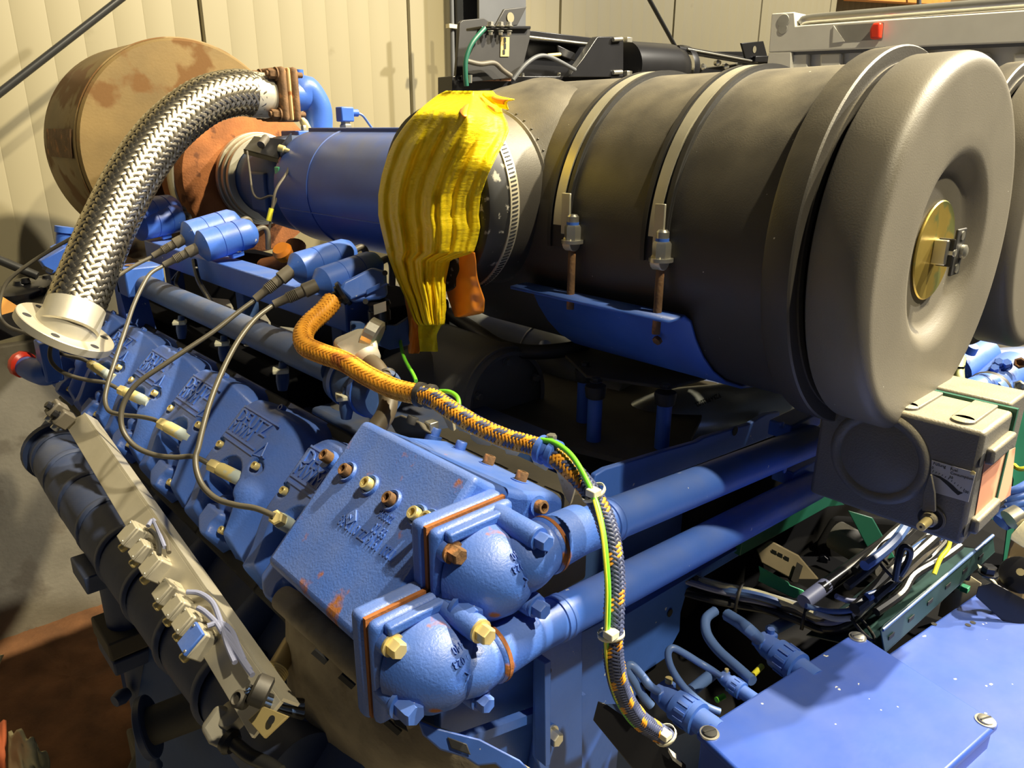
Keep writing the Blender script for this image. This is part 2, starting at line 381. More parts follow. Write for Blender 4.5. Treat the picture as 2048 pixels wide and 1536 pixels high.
# ================================================================== AIR FILTERS
def air_filter(x0, z0, label, neck=True, gold=True):
    F = thing('air_filter', label, 'air filter', (x0, .8, z0 - .232), None)
    R = .232; o = V((x0, 0, z0))
    ob('barrel', MB().lathe(o, EY, [(.41, R - .01), (.41, R), (1.13, R), (1.165, R - .006), (1.19, R - .022), (1.205, R - .05), (1.21, 0)], 96, caps=False), M_BLACK, F, sharp=30)
    lip = [(.455, R), (.452, R + .014), (.447, R + .017), (.415, R + .019), (.4125, R + .017), (.4125, R - .01)]
    ob('lip_ring', MB().lathe(o, EY, lip, 96, caps=False), M_BLACK, F, sharp=30)
    rc = R + .007; pf = [(.408, R - .02), (.403, R - .018), (.400, rc - .003), (.397, rc), (.350, rc + .001), (.344, rc + .0008), (.339, rc - .0006), (.3345, rc - .0036), (.3306, rc - .008), (.3287, rc - .013), (.3281, rc - .018), (.3280, rc - .022),
          (.3282, .150), (.3283, .133), (.3292, .126), (.333, .118), (.340, .110), (.346, .104), (.349, .099), (.350, .094), (.350, 0)]
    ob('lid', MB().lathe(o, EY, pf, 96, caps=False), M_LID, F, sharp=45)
    if gold:
        g = ob('centre_plate', MB().lathe(o, -EY, [(-.3495, .0), (-.3495, .0625), (-.347, .0645), (-.3455, .063), (-.3455, 0)], 48, caps=False), M_GOLD, F, label='gold zinc centre plate')
        mb = MB(); mb.cyl(o + EY * .347, o + EY * .321, .0065, 14); 
        mb.box(o + EY * .337 + EX * -.002, (.010, 0, 0), (0, .009, 0), (0, 0, .016))
        ob('clamp_stud', mb, M_STEEL, g, bev=.002)
        mb = MB(); c = o + EY * .323
        mb.box(c + EX * .012 + EZ * .0, (.016, 0, 0), (0, .0018, 0), (0, 0, .030)); mb.box(c + EX * -.004 + EY * .009, (.0018, 0, 0), (0, .010, 0), (0, 0, .018))
        ob('latch', mb, M_RUB, g, bev=.0015, label='dark latch bracket')
        for s in (-1, 1): ob('rivet', MB().lathe(c + EX * .014 + EZ * .021 * s - EY * .0018, -EY, [(0, .006), (.0012, .006)], 14), M_STEEL, g)
        ob('centre_screw', MB().lathe(c + EX * .022 - EY * .002, -EY, [(0, .009), (.004, .009), (.006, .006)], 16), M_STEEL, g)
    if neck:
        ny, nz_ = .99, 1.895; n0 = V((0, ny, nz_))
        prof = [(-.975, .196), (-.93, .185), (-.895, .168), (-.872, .152), (-.860, .1445), (-.8555, .1455), (-.852, .142), (-.80, .141), (-.775, .1405), (-.742, .140), (-.737, .136), (-.737, 0)]
        ob('outlet_neck', MB().lathe(n0, -EX, prof, 80, caps=False), M_BLACK, F, sharp=40)
        mb = MB()
        for i in range(44):
            a = 2 * PI * i / 44; mb.lathe(n0 + EX * .8635 + V((0, math.cos(a), math.sin(a))) * .1462, V((-.4, math.cos(a), math.sin(a))), [(0, .0022), (.0022, .0012), (.0024, 0)], 6)
        ob('rivet_row', mb, M_BLACK, F, kind='stuff')
        sl = ob('rubber_sleeve', MB().lathe(n0, -EX, [(-.772, .142), (-.772, .1465), (-.745, .1455), (-.737, .141), (-.735, .134), (-.735, 0)], 64, caps=False), mat('mottled_rubber', (.02, .02, .02), .5, spots=((.42, .40, .34), 60, .60), var=.3), F, label='scuffed black rubber sleeve')
        cl = ob('hose_clamp', MB().lathe(n0, -EX, [(-.790, .1415), (-.790, .1485), (-.772, .1485), (-.772, .1415)], 80, caps=False), M_STRAP, F, label='steel worm-drive hose clamp')
        mb = MB()
        for i in range(150):
            a = 2 * PI * i / 150; d = V((0, math.cos(a), math.sin(a))); mb.box(n0 + EX * .781 + d * .1488, EX * .0055 + d.cross(EX) * .0012, d.cross(EX) * .0011, d * .0005)
        ob('clamp_thread', mb, M_DKG, cl, kind='stuff')
        c = P(1055, 218, X=.97); c = V((c.x, .93, 0)); a0 = math.radians(122)
        rad = lambda a, y, r=R + .0006: V((x0 + r * math.cos(a), y, z0 + r * math.sin(a)))
        mb = MB(); q = [PBAR(*p) for p in ((1040, 222), (1064, 208), (1078, 210), (1056, 226))]
        mb.prism(q, (q[0] - V((x0, q[0].y, z0))).normalized() * .0006)
        ob('sticker', mb, mat('sticker_grey', (.5, .42, .34), .5), F)
        q = [PBAR(*p) for p in ((1049, 219), (1062, 211), (1069, 213), (1057, 222))]
        ob('sticker_mark', MB().prism(q, (q[0] - V((x0, q[0].y, z0))).normalized() * .0012), M_RED, F)
    return F
def PBAR(px, py, x0=FX0, z0=1.857, r=.2325):
    d = ray(px, py); ox, oz = -x0, CAMZ - z0
    A = d.x ** 2 + d.z ** 2; B = 2 * (ox * d.x + oz * d.z); Cc = ox * ox + oz * oz - r * r
    t = (-B - math.sqrt(max(B * B - 4 * A * Cc, 0))) / (2 * A); return CAM + d * t
FA = air_filter(FX0, 1.857, 'big dusty black air filter with gold centre plate, nearest the camera')
FB = air_filter(1.60, 1.872, 'second black air filter cut off by the right picture edge', neck=False)
# clamping straps over the near filter
def strap(y, label):
    S = thing('filter_strap', label, 'strap', (FX0 - .25, y, 1.85), 'clamping straps over the near air filter')
    o = V((FX0, 0, 1.857))
    def band(yc, w_, r0, r1, a0, a1): return MB().lathe(o, EY, [(yc - w_, r0), (yc - w_, r1), (yc + w_, r1), (yc + w_, r0)], 72, caps=False, a0=a0, a1=a1, ref=EX)
    # angle about +Y measured from +X: pi is the left side, negative z is increasing
    A0, A1 = -PI * .18, -PI * 1.0
    ob('rubber_band', band(y, .021, .231, .2355, -PI * 1.03, .4), M_RUB, S)
    ob('rubber_edge', band(y + .017, .0035, .234, .2395, -PI * 1.03, .4), M_RUB, S); ob('rubber_edge', band(y - .017, .0035, .234, .2395, -PI * 1.03, .4), M_RUB, S)
    ob('steel_band', band(y, .0085, .2355, .239, -PI * .985, .4), M_STRAP, S)
    b0 = V((.843, y + .003, 1.842))
    px, py = (1145, 470) if y > .7 else (1323, 505)
    b0 = P(px, py, Y=y + .004); b0 = P(px, py, X=.824)
    rd = ob('threaded_rod', MB().cyl(b0 - EZ * .112, b0 + EZ * .025, .0058, 14), M_RUSTB, S, label='rusty threaded rod')
    mb = MB(); mb.hexh(b0 - EZ * .012, EZ, .0125, .022); ob('nut', mb, M_STEEL, S)
    ob('rod_cap', MB().lathe(b0 + EZ * .009, EZ, [(0, .0088), (.018, .0088), (.021, .006)], 16), M_STEEL, S)
    ob('blue_band', MB().lathe(b0 + EZ * .010, EZ, [(0, .0092), (.009, .0092)], 16), M_BLUE, S)
    mb = MB(); t = V((.833, y + .0, 1.875)); mb.box((b0 + t) / 2 + EZ * .02, (.0018, 0, 0), (0, .0085, 0), (0, 0, .03)); mb.lathe(b0 - EZ * .012 - EY * .006, EY, [(0, .012), (.016, .012)], 14)
    ob('strap_end', mb, M_STRAP, S, bev=.001)
    return S
strap(.80, 'steel strap around the black filter nearer the yellow bag')
strap(.62, 'steel strap around the black filter nearer the filter lid')
# ================================================================== YELLOW BAG OVER THE FILTER OUTLET
def lerp_rows(rows, y):
    for (y0, a0, b0), (y1, a1, b1) in zip(rows, rows[1:]):
        if y <= y1:
            t = (y - y0) / (y1 - y0); return a0 + (a1 - a0) * t, b0 + (b1 - b0) * t
    return rows[-1][1:]
def sst(a, b, x):
    t = min(max((x - a) / (b - a), 0), 1); return t * t * (3 - 2 * t)
BR = [(182, 893, 985), (190, 876, 992), (205, 856, 1000), (225, 833, 1004), (245, 815, 1014), (262, 802, 1017), (285, 787, 1008), (310, 776, 994), (350, 764, 975), (390, 757, 961), (430, 757, 957), (455, 762, 960), (480, 768, 955), (505, 774, 947), (520, 779, 900), (560, 794, 891), (600, 813, 891), (640, 828, 890), (650, 836, 888)]
def bagpt(u, v):
    y = 182 + (650 - 182) * v; a, b = lerp_rows(BR, y); uu = min(max(u * 1.16 - .08, 0), 1); wrap = max(0, -(u * 1.16 - .08), u * 1.16 - 1.08) / .08
    px = a + (b - a) * uu
    x = .7045 + (.024 + .062 * sst(345, 235, y)) * sst(.55, 1.0, uu) * (1 - sst(470, 600, y)) + .055 * sst(235, 182, y)
    x -= .016 * math.sin(PI * uu) * sst(182, 300, y)
    f = sst(230, 300, y)
    x += f * (.0050 * math.sin(uu * 17 + y * .004) + .0030 * math.sin(uu * 41 + 2 + y * .003) + .0020 * math.sin(uu * 78 + y * .002)) * (1 - .6 * sst(.62, .8, uu))
    x += .0045 * noise.noise(V((uu * 5, y * .012, 1.3))) + .0022 * noise.noise(V((uu * 16, y * .03, 4.1)))
    x += .05 * wrap * (1 - sst(480, 560, y)) + .01 * wrap
    return P(px - (wrap if u > .5 else -wrap) * 3, y, X=x)
m = M_BAG; nt = m.node_tree; bs = nt.nodes['Principled BSDF']
tcn = nt.nodes.new('ShaderNodeTexCoord'); mpn = nt.nodes.new('ShaderNodeMapping'); mpn.inputs['Scale'].default_value = (60, 90, 230)
n1 = nt.nodes.new('ShaderNodeTexNoise'); n1.inputs['Scale'].default_value = 1.0; n1.inputs['Detail'].default_value = 2
n2 = nt.nodes.new('ShaderNodeTexBrick'); n2.inputs['Scale'].default_value = 1.0; mp2 = nt.nodes.new('ShaderNodeMapping'); mp2.inputs['Scale'].default_value = (70, 70, 110); mp2.inputs['Rotation'].default_value = (1.571, 0, 1.1)
bpn = nt.nodes.new('ShaderNodeBump'); bpn.inputs['Strength'].default_value = .55; bpn.inputs['Distance'].default_value = .0025
mxn = nt.nodes.new('ShaderNodeMath'); mxn.operation = 'ADD'
nt.links.new(tcn.outputs['Object'], mpn.inputs[0]); nt.links.new(mpn.outputs[0], n1.inputs['Vector']); nt.links.new(tcn.outputs['Object'], mp2.inputs[0]); nt.links.new(mp2.outputs[0], n2.inputs['Vector'])
nt.links.new(n1.outputs['Fac'], mxn.inputs[0]); nt.links.new(n2.outputs['Fac'], mxn.inputs[1]); nt.links.new(mxn.outputs[0], bpn.inputs['Height']); nt.links.new(bpn.outputs[0], bs.inputs['Normal'])
bs.inputs['Subsurface Weight'].default_value = 0.0
BAG = thing('plastic_bag', 'yellow plastic bag tied over the open filter outlet, orange inside', 'bag', P(850, 690, X=.73))
ob('bag_sheet', MB().grid(bagpt, 90, 110), M_BAG, BAG, solid=.0012, sharp=180)
def strip(rows, x0, x1, amp, f, nm, m, seed=0):
    y0, y1 = rows[0][0], rows[-1][0]
    def fn(u, v):
        y = y0 + (y1 - y0) * v; a, b = lerp_rows(rows, y); x = x0 + (x1 - x0) * v + amp * math.sin(u * f + seed + v * 2) + .003 * noise.noise(V((u * 4, v * 6, seed)))
        return P(a + (b - a) * u + 1.5 * math.sin(v * 9 + seed) * (1 if u > .5 else .6), y, X=x)
    return ob(nm, MB().grid(fn, 24, 40), m, BAG, solid=.0014, sharp=180)
strip([(505, 886, 948), (540, 888, 953), (570, 890, 960), (600, 897, 968), (626, 907, 967), (634, 911, 925)], .735, .745, .010, 4, 'bag_flap', M_ORG, 1)
strip([(585, 808, 850), (620, 815, 846), (660, 818, 842), (700, 817, 842), (707, 818, 838)], .728, .735, .006, 5, 'bag_flap', M_ORG, 3)
strip([(600, 828, 892), (640, 836, 886), (670, 838, 875), (703, 839, 874)], .722, .727, .005, 6, 'bag_flap', M_BAG, 5)
strip([(540, 880, 890), (580, 879, 890), (620, 876, 891), (646, 877, 889)], .717, .717, .002, 3, 'bag_fold', M_BAG, 2)
def tail(u, v):
    a = P(970, 186, X=.79).lerp(P(985, 207, X=.79), u); b = P(1026, 199, X=.80).lerp(P(1015, 219, X=.80), u)
    p = a.lerp(b, v); return p + V((-.012, 0, .004)) * math.sin(u * PI) * (1 - .3 * v) + EX * .004 * math.sin(v * 7)
ob('knot_tail', MB().grid(tail, 12, 14), M_BAG, BAG, solid=.002, sharp=180)
ob('tail_lining', MB().grid(lambda u, v: tail(.12 + .6 * u, .45 + .5 * v) + EX * -.0028, 8, 8), M_ORG, BAG, solid=.001, sharp=180)
def lin(u, v):
    y = 208 + 26 * v; p = bagpt((.52 + .17 * u), (y - 182) / 468); return p + EX * (-.0035 - .004 * math.sin(PI * u))
ob('fold_lining', MB().grid(lambda u, v: lin(u, .5 + (v - .5) * math.sin(PI * min(max(u, .08), .92))), 10, 8), M_ORG, BAG, solid=.001, sharp=180)

# ================================================================== CHARGE AIR DUCT AND TURBOCHARGER
DC = V((1.0, 0, 1.867))
D = thing('intake_duct', 'dusty blue cylindrical intake duct behind the yellow bag', 'duct', (1.0, 1.6, 1.72))
ob('duct_body', MB().lathe(DC, EY, [(1.24, .125), (1.25, .14), (1.79, .14), (1.815, .137), (1.835, .128), (1.85, .112), (1.86, .09)], 72, caps=True), M_DUCT, D, sharp=50)
ob('weld_seam', MB().lathe(DC, EY, [(1.640, .1395), (1.641, .1420), (1.646, .1420), (1.647, .1395)], 72, caps=False), M_DUCT, D)
a = math.radians(200)
ob('weld_line', MB().tube([DC + V((math.cos(a) * .1405, y, math.sin(a) * .1405)) for y in (1.26, 1.5, 1.80)], .0016, 6, 2), M_DUCT, D)
ob('top_strip', MB().bx(.96, 1.06, 1.24, 1.80, 1.998, 2.010), M_DUCT, D, bev=.003)
T = thing('turbocharger', 'blue and grey compressor housing with rusted turbine disc behind the blue duct', 'turbocharger', (1.0, 2.1, 1.65))
ob('compressor', MB().lathe(DC, EY, [(1.84, .112), (1.86, .123), (1.93, .127), (2.02, .122), (2.08, .105), (2.10, .10), (2.17, .098)], 56), M_BLUED, T)
ob('cooling_rib', MB().bx(.868, .905, 1.88, 1.97, 1.80, 1.90), M_BLUED, T, bev=.006)
ob('green_tag', MB().box(P(562, 341, Y=1.80), (.012, 0, .0), (0, .012, 0), (0, 0, .009)), M_GRNP, T, bev=.002)
for i, (y, r) in enumerate(((2.185, .132), (2.162, .126), (2.140, .121))):
    ob('sealing_ring', MB().lathe(DC, EY, [(y - .009, r - .02), (y - .009, r), (y + .009, r), (y + .009, r - .02)], 56, caps=False), M_STRAP, T, bev=.002)
ob('turbine_disc', MB().lathe(DC + V((-.005, 0, 0)), EY, [(2.20, .10), (2.205, .195), (2.212, .212), (2.23, .219), (2.262, .219)], 72), M_RUST, T)
ob('turbine_body', MB().lathe(DC + V((-.005, 0, 0)), EY, [(2.29, .219), (2.36, .221), (2.40, .205), (2.43, .17)], 72), M_RUST, T)
vb = ob('v_band', MB().lathe(DC + V((-.005, 0, 0)), EY, [(2.256, .214), (2.258, .224), (2.268, .228), (2.290, .228), (2.299, .224), (2.301, .214)], 72, caps=False), M_STRAP, T, label='steel V-band clamp')
for dz in (.035, -.03):
    c = P(377 if dz > 0 else 374, 320 if dz > 0 else 352, Y=2.27)
    ob('trunnion', MB().lathe(c - EY * .022, EY, [(0, .012), (.04, .012)], 18), M_STEEL, vb)
    ob('clamp_loop', MB().tube([c + V((.012, -.004, .034 * (1 if dz > 0 else -1))), c + V((-.010, -.004, .012 * (1 if dz > 0 else -1))), c + V((-.015, -.004, -.004)), c + V((-.003, -.004, -.015 if dz > 0 else .015)), c + V((.014, -.004, -.004))], .0035, 8, 5), M_STEEL, vb)
ob('clamp_bolt', MB().cyl(P(376, 295, Y=2.262), P(372, 372, Y=2.262), .004, 10), M_STEEL, vb)
ob('clamp_strap', MB().tube([P(374, 352, Y=2.255), P(385, 390, Y=2.255), P(402, 422, Y=2.255), P(424, 446, Y=2.255)], .0055, 8, 4), M_STRAP, vb)
DR = thing('exhaust_drum', 'rust-stained sheet metal drum against the cream wall, upper left', 'exhaust drum', (.93, 2.65, 1.6))
dc = V((.925, 0, 1.935))
ob('drum_shell', MB().lathe(dc, EY, [(2.47, .20), (2.475, .322), (2.482, .329), (2.50, .331), (2.86, .331), (2.87, .326), (2.872, .2)], 96), M_RUSTD, DR)
ob('rim_seam', MB().lathe(dc, EY, [(2.488, .330), (2.490, .3335), (2.498, .3335), (2.50, .330)], 96, caps=False), M_RUSTD, DR)
ob('inlet_neck', MB().lathe(DC + V((-.005, 0, 0)), EY, [(2.425, .165), (2.48, .175)], 48), M_RUST, DR)
ob('patch_plate', MB().lathe(dc, EY, [(2.52, .332), (2.52, .337), (2.80, .337), (2.80, .332)], 10, caps=False, a0=math.radians(178), a1=math.radians(192), ref=EX), M_RUSTB, DR)

# ================================================================== BRAIDED HOSE
ys = [1.95, 1.945, 1.93, 1.90, 1.86, 1.82, 1.78, 1.75, 1.735]
hp = [P(a, b, Y=y) for (a, b), y in zip(((512, 190), (470, 186), (405, 205), (330, 265), (268, 350), (222, 440), (188, 520), (160, 590), (149, 622)), ys)]
HS = thing('braided_hose', 'stainless steel braided hose arching from a rusty flange to a round flange', 'hose', P(130, 660, Y=1.735))
ob('hose_core', MB().tube(hp, .0505, 24, 6), M_RUBG, HS)
ob('wire_braid', MB().braid(hp, .0525, 22, 2.05, .0148, .0024, k=8), M_BRAID, HS, kind='stuff', sharp=60)
t0 = (hp[0] - hp[1]).normalized()
ob('end_sleeve', MB().lathe(hp[0] - t0 * .02, t0, [(0, .0555), (.045, .0555), (.058, .050), (.062, .042), (.10, .040)], 40), M_ALU, HS)
t1 = (hp[-1] - hp[-2]).normalized()
ob('end_sleeve', MB().lathe(hp[-1] - t1 * .012, t1, [(0, .0565), (.05, .0565), (.053, .053)], 40), M_ALU, HS)
vv = ray(130, 655).normalized(); aa = (ROT @ V((.47, -.88, 0))).normalized(); aa = (aa - vv * aa.dot(vv)).normalized(); fn_ = (aa * .945 - vv * .327).normalized()
fc = P(130, 661, Y=1.735)
mb = MB().lathe(fc - fn_ * .009, fn_, [(0, .094), (.0015, .0955), (.017, .0955), (.0185, .094)], 64)
fg = ob('round_flange', mb, M_ALU, HS, label='flat round steel flange')
u_, w_ = frame(fn_)
for i in range(6):
    a = i * PI / 3 + .5; ob('bolt_hole', MB().lathe(fc + fn_ * .0092 + (u_ * math.cos(a) + w_ * math.sin(a)) * .077, fn_, [(0, .0085), (.0008, .0085)], 18), M_DKG, fg)
ob('neck', MB().lathe(fc + fn_ * .008, fn_, [(0, .060), (.02, .057), (.03, .054)], 40), M_ALU, fg)
# rusted square flange pair at the top of the hose
SF = thing('square_flange', 'pair of rusty square bolted flanges at the top of the braided hose', 'flange', P(555, 240, Y=1.95))
fx = P(548, 190, Y=1.95)
for k, (dx, m_, th) in enumerate(((0.0, M_RUSTB, .011), (.032, M_RUSTB, .011))):
    ob('flange_plate', MB().box(fx + EX * dx, (th, 0, 0), (0, .064, 0), (0, 0, .066)), m_, SF, bev=.012, seg=3)
ob('gasket', MB().box(fx + EX * .016, (.005, 0, 0), (0, .062, 0), (0, 0, .064)), mat('peeling_gasket', (.62, .40, .17), .8, spots=(RUST, 40, .55), var=.3), SF, bev=.01)
for sy in (-1, 1):
    for sz in (-1, 1):
        mb = MB(); q = fx + V((-.011, .046 * sy, .048 * sz)); mb.hexh(q, -EX, .0125, .018); mb.lathe(q - EX * .016, -EX, [(0, .007), (.012, .007)], 12)
        ob('bolt', mb, M_RUSTB, SF)
        ob('bolt_end', MB().cyl(q + EX * .054, q + EX * .07, .007, 12), M_RUSTB, SF)
CP = thing('coolant_bend', 'bright blue painted pipe bend on top of the intake duct', 'pipe', P(637, 262, Y=1.95))
e0 = fx + EX * .045; e1 = P(637, 258, Y=1.95)
ob('pipe_bend', MB().tube([e0, e0 + EX * .03, P(612, 180, Y=1.95), P(634, 215, Y=1.95), e1, e1 - EZ * .03], .038, 28, 6), M_BLUE, CP)
ob('boss', MB().lathe(P(599, 172, Y=1.95), EZ, [(0, .017), (.022, .015), (.022, .013), (.04, .013)], 20), M_BLUE, CP)
ob('foot_flange', MB().box(e1 - EZ * .014 - EX * .012, (.075, 0, 0), (0, .05, 0), (0, 0, .009)), M_BLUE, CP, bev=.003)
ob('bolt', MB().hexh(e1 + V((-.06, -.03, -.006)), EZ, .008, .012), M_STEEL, CP)
ob('spacer_bolt', MB().lathe(P(599, 232, Y=1.93), V((.5, -.1, -.8)), [(0, .006), (.02, .011), (.045, .008)], 14), M_BRASS, CP)
# pressure sensor with plug
PS = thing('pressure_sensor', 'small blue plug-type sensor standing on the intake duct', 'sensor', P(693, 266, Y=1.75))
b0 = P(692, 264, Y=1.75)
ob('hex_base', MB().lathe(b0, EZ, [(0, .0165), (.016, .0165), (.019, .013), (.026, .013)], 6), M_STEEL, PS)
ob('plug_body', MB().box(b0 + V((0, 0, .042)), (.018, 0, 0), (0, .015, 0), (0, 0, .0175)), M_BLUE, PS, bev=.003)
ob('plug_gland', MB().cyl(b0 + V((.014, 0, .046)), b0 + V((.036, -.002, .046)), .009, 16), M_BLUE, PS)
ob('plug_cable', MB().tube([b0 + V((.034, -.002, .046)), b0 + V((.05, -.002, .04)), P(738, 248, Y=1.75), P(752, 268, Y=1.75), P(760, 285, Y=1.75)], .0032, 8, 5), M_CBLU, PS)
# speed pickup bracket on the compressor
SB = thing('sensor_bracket', 'black folded bracket with an orange plug on the compressor', 'bracket', P(530, 318, Y=1.86))
q = [P(488, 298, Y=1.93), P(508, 272, Y=1.97), P(582, 280, Y=1.86), P(556, 316, Y=1.80)]
ob('bracket_plate', MB().prism(q, V((0, 0, -.004))), M_BLKP, SB, bev=.001)
ob('bracket_lip', MB().prism([q[0], q[3], q[3] - EZ * .012, q[0] - EZ * .012], EY * .003), M_BLKP, SB)
ob('bracket_lip', MB().prism([q[2], q[3], q[3] + EZ * .018, q[2] + EZ * .018], EX * .003), M_BLKP, SB)
ob('pickup', MB().cyl(P(522, 290, Y=1.88), P(532, 276, Y=1.90), .010, 14), M_RUBG, SB)
ob('orange_plug', MB().lathe(P(558, 296, Y=1.80), P(578, 302, Y=1.78) - P(558, 296, Y=1.80), [(0, .009), (.014, .009), (.016, .006), (.03, .0045)], 14), M_BRASS, SB)
ob('pickup_cable', MB().tube([P(577, 302, Y=1.78), P(583, 315, Y=1.76), P(574, 345, Y=1.74), P(552, 380, Y=1.72), P(544, 420, Y=1.72), P(540, 450, Y=1.72), P(534, 470, Y=1.72)], .0032, 8, 5), M_RUBG, SB)
ob('pickup_cable', MB().tube([P(494, 302, Y=1.90), P(499, 340, Y=1.88), P(506, 385, Y=1.85), P(520, 398, Y=1.83), P(540, 392, Y=1.78), P(552, 398, Y=1.76), P(545, 420, Y=1.74), P(537, 470, Y=1.74)], .0028, 8, 5), M_RUBG, SB)
ob('cable_marker', MB().cyl(P(543, 417, Y=1.718), P(537, 442, Y=1.718), .006, 12), M_YW, SB)
# ================================================================== ENGINE BLOCK (dark mass under the covers)
BK = thing('engine_block', 'dark blue engine block beneath the slanted row of valve covers', 'engine block', (.75, 1.4, .35))
def xz(pts, y): return [V((x, y, z)) for x, z in pts]
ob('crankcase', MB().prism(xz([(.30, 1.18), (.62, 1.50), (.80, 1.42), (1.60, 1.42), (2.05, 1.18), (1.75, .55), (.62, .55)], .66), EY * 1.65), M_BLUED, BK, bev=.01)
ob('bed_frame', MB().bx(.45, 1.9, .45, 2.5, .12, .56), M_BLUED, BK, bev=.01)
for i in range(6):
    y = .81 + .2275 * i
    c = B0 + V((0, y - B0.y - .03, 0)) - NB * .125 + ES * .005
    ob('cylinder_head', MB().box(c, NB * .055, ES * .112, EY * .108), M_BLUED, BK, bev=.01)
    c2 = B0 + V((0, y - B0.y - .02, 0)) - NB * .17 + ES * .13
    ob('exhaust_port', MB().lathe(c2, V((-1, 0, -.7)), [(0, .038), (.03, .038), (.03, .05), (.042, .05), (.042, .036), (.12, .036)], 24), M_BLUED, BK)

# ================================================================== VALVE COVERS
def hcov(u, s):
    fl = -.075 * sst(.005, .088, u) - .012 * sst(-.02, .02, u)           # right flank
    h = fl
    h -= .075 * sst(-.134, -.150, u)                                       # left edge
    tr = s + .012 * (1 - ((u + .06) / .09) ** 2 if abs(u + .06) < .09 else 0) * 0
    top = -.100 + .030 * sst(-.105, -.148, u) + .012 * sst(.0, .06, u)
    h -= .07 * sst(top + .012, top - .016, s)
    # pocket between plateau and lower lobes
    inw = sst(-.112, -.098, u) * sst(-.012, -.022, u)
    pk = inw * sst(.040, .056, s)
    # plug well
    e = ((u + .052) / .036) ** 2 + ((s - .036) / .030) ** 2
    pk = max(pk, sst(1.15, .65, e))
    h -= .050 * pk
    # lobes in the lower half
    lb = sst(-.098, -.085, u) * sst(-.030, -.040, u) * sst(.078, .092, s)
    h += .026 * lb * inw
    e2 = ((u + .055) / .020) ** 2 + ((s - .072) / .014) ** 2
    h += .030 * sst(1.4, .0, e2)
    # narrow groove between the lobes
    h -= .020 * math.exp(-((u + .012) / .005) ** 2) * sst(.05, .07, s)
    # right lower lobe rounds off, left rim falls towards the foot
    h -= .022 * sst(.03, .12, s) * (1 - inw)
    h -= .055 * sst(.118 - .012 * math.cos(u * 60), .146, s)
    # scallops for the bolts
    for (bu, bs) in ((-.125, .004), (-.002, -.001), (-.060, -.098), (-.030, .110)):
        d = math.hypot(u - bu, s - bs); h -= .006 * sst(.0125, .0095, d) if bs < .1 else .012 * sst(.015, .010, d)
    return h
def VB(u, s, h): return B0 - EY * u + ES * s + NB * h
VC = thing('valve_cover', 'x', 'valve cover', VB(-.04, .14, -.08), 'slanted valve covers in a row')
ob('cover_shell', MB().grid(lambda a, b: VB(-.152 + .242 * a, -.118 + .268 * b, hcov(-.152 + .242 * a, -.118 + .268 * b)), 96, 106), mat('blue_cover_paint', BLUE_C, .45, dust=((.15, .155, .17), .75), bump=.22, bscale=260), VC, sharp=180)
ob('gasket_rim', MB().box(VB(-.031, .016, -.080), NB * .008, ES * .136, EY * .121), M_DKG, VC, bev=.004)
mb = text_mb('DEUTZ', VB(-.128, -.044, -.0004), -EY, -ES, .0335, .0026)
text_mb('MWM', VB(-.130, -.0250, -.0004), -EY, -ES, .0285, .0024, mb=mb)
M_LETR = M_BLUE
ob('lettering', mb, M_LETR, VC, kind='stuff', sharp=30)
for s_, w0, w1 in ((-.0705, -.130, -.004), (-.0205, -.130, -.024), (-.0115, -.128, -.020)):
    ob('raised_line', MB().box(VB((w0 + w1) / 2, s_, .0008), EY * (w1 - w0) / 2, ES * .0016, NB * .0010), M_BLUE, VC)
mb = MB()
for a, b in (((-.020, -.013), (.004, -.018)), ((.004, -.018), (-.004, -.040)), ((-.004, -.040), (-.020, -.013))):
    p, q = VB(a[0], a[1], .0008), VB(b[0], b[1], .0008 - .006 * (b[0] > 0)); mb.tube([p, q], .0016, 6, 1)
ob('triangle_mark', mb, M_BLUE, VC)
for bu, bs, bh in ((-.125, .004, -.006), (-.002, -.001, -.008), (-.060, -.098, -.022), (-.030, .110, -.044)):
    ob('cover_bolt', MB().sock(VB(bu, bs, bh), NB, .0062, .009), M_BRASS if bs != -.098 else M_BLUE, VC)
names = {1: 'valve cover marked DEUTZ MWM with a dark lead crossing it, fourth from the far end', 0: None}
VL = ['nearest valve cover marked DEUTZ MWM, half hidden by the rusty cast cover', 'second nearest valve cover, with a brass plug fitting close to its lower edge',
      'middle valve cover crossed by a long dark ignition lead, third from the near end', 'valve cover third from the far end, its letters crossed by two leads',
      'valve cover beside the edge of the round steel flange', 'farthest valve cover in the row, mostly under the round steel flange']
for i, l in enumerate(VL):
    if i == 1: VC['label'] = l
    else: dup(VC, (0, .2275 * (i - 1), 0), l)

# ================================================================== SPARK PLUG CONNECTORS, COILS, IGNITION LEADS
def plug(p0, p1, nut, lbl, o0=.02, o1=.0):
    a, b = PB(*p0, o0), PB(*p1, o1); d = (b - a); L = d.length
    K = thing('plug_connector', lbl, 'connector', a, 'spark plug connectors')
    ob('hex_nut', MB().lathe(a, d, [(0, .008), (.002, .0105), (.018, .0105), (.020, .009)], 6), M_BRASS, K)
    ob('sleeve', MB().lathe(a + d.normalized() * .019, d, [(0, .0102), (.004, .0110), (L + .012, .0110)], 20), mat('pale_blue_sleeve', (.45, .52, .52), .45, spots=((.62, .52, .22), 30, .5)), K)
    return a
pl1 = plug((180, 727), (212, 748), 1, 'plug connector on the valve cover below the round steel flange')
pl2 = plug((240, 779), (279, 797), 1, 'plug connector third from the near end, lead looping over it')
pl3 = plug((319, 845), (358, 866), 1, 'pale yellow and blue plug connector at the middle of the row')
pl4 = plug((419, 928), (462, 949), 1, 'pale plug connector left of the rusty cast cover, second nearest')
pl5 = plug((550, 1034), (580, 1052), 1, 'brass plug connector touching the left edge of the cast cover', .03, -.02)
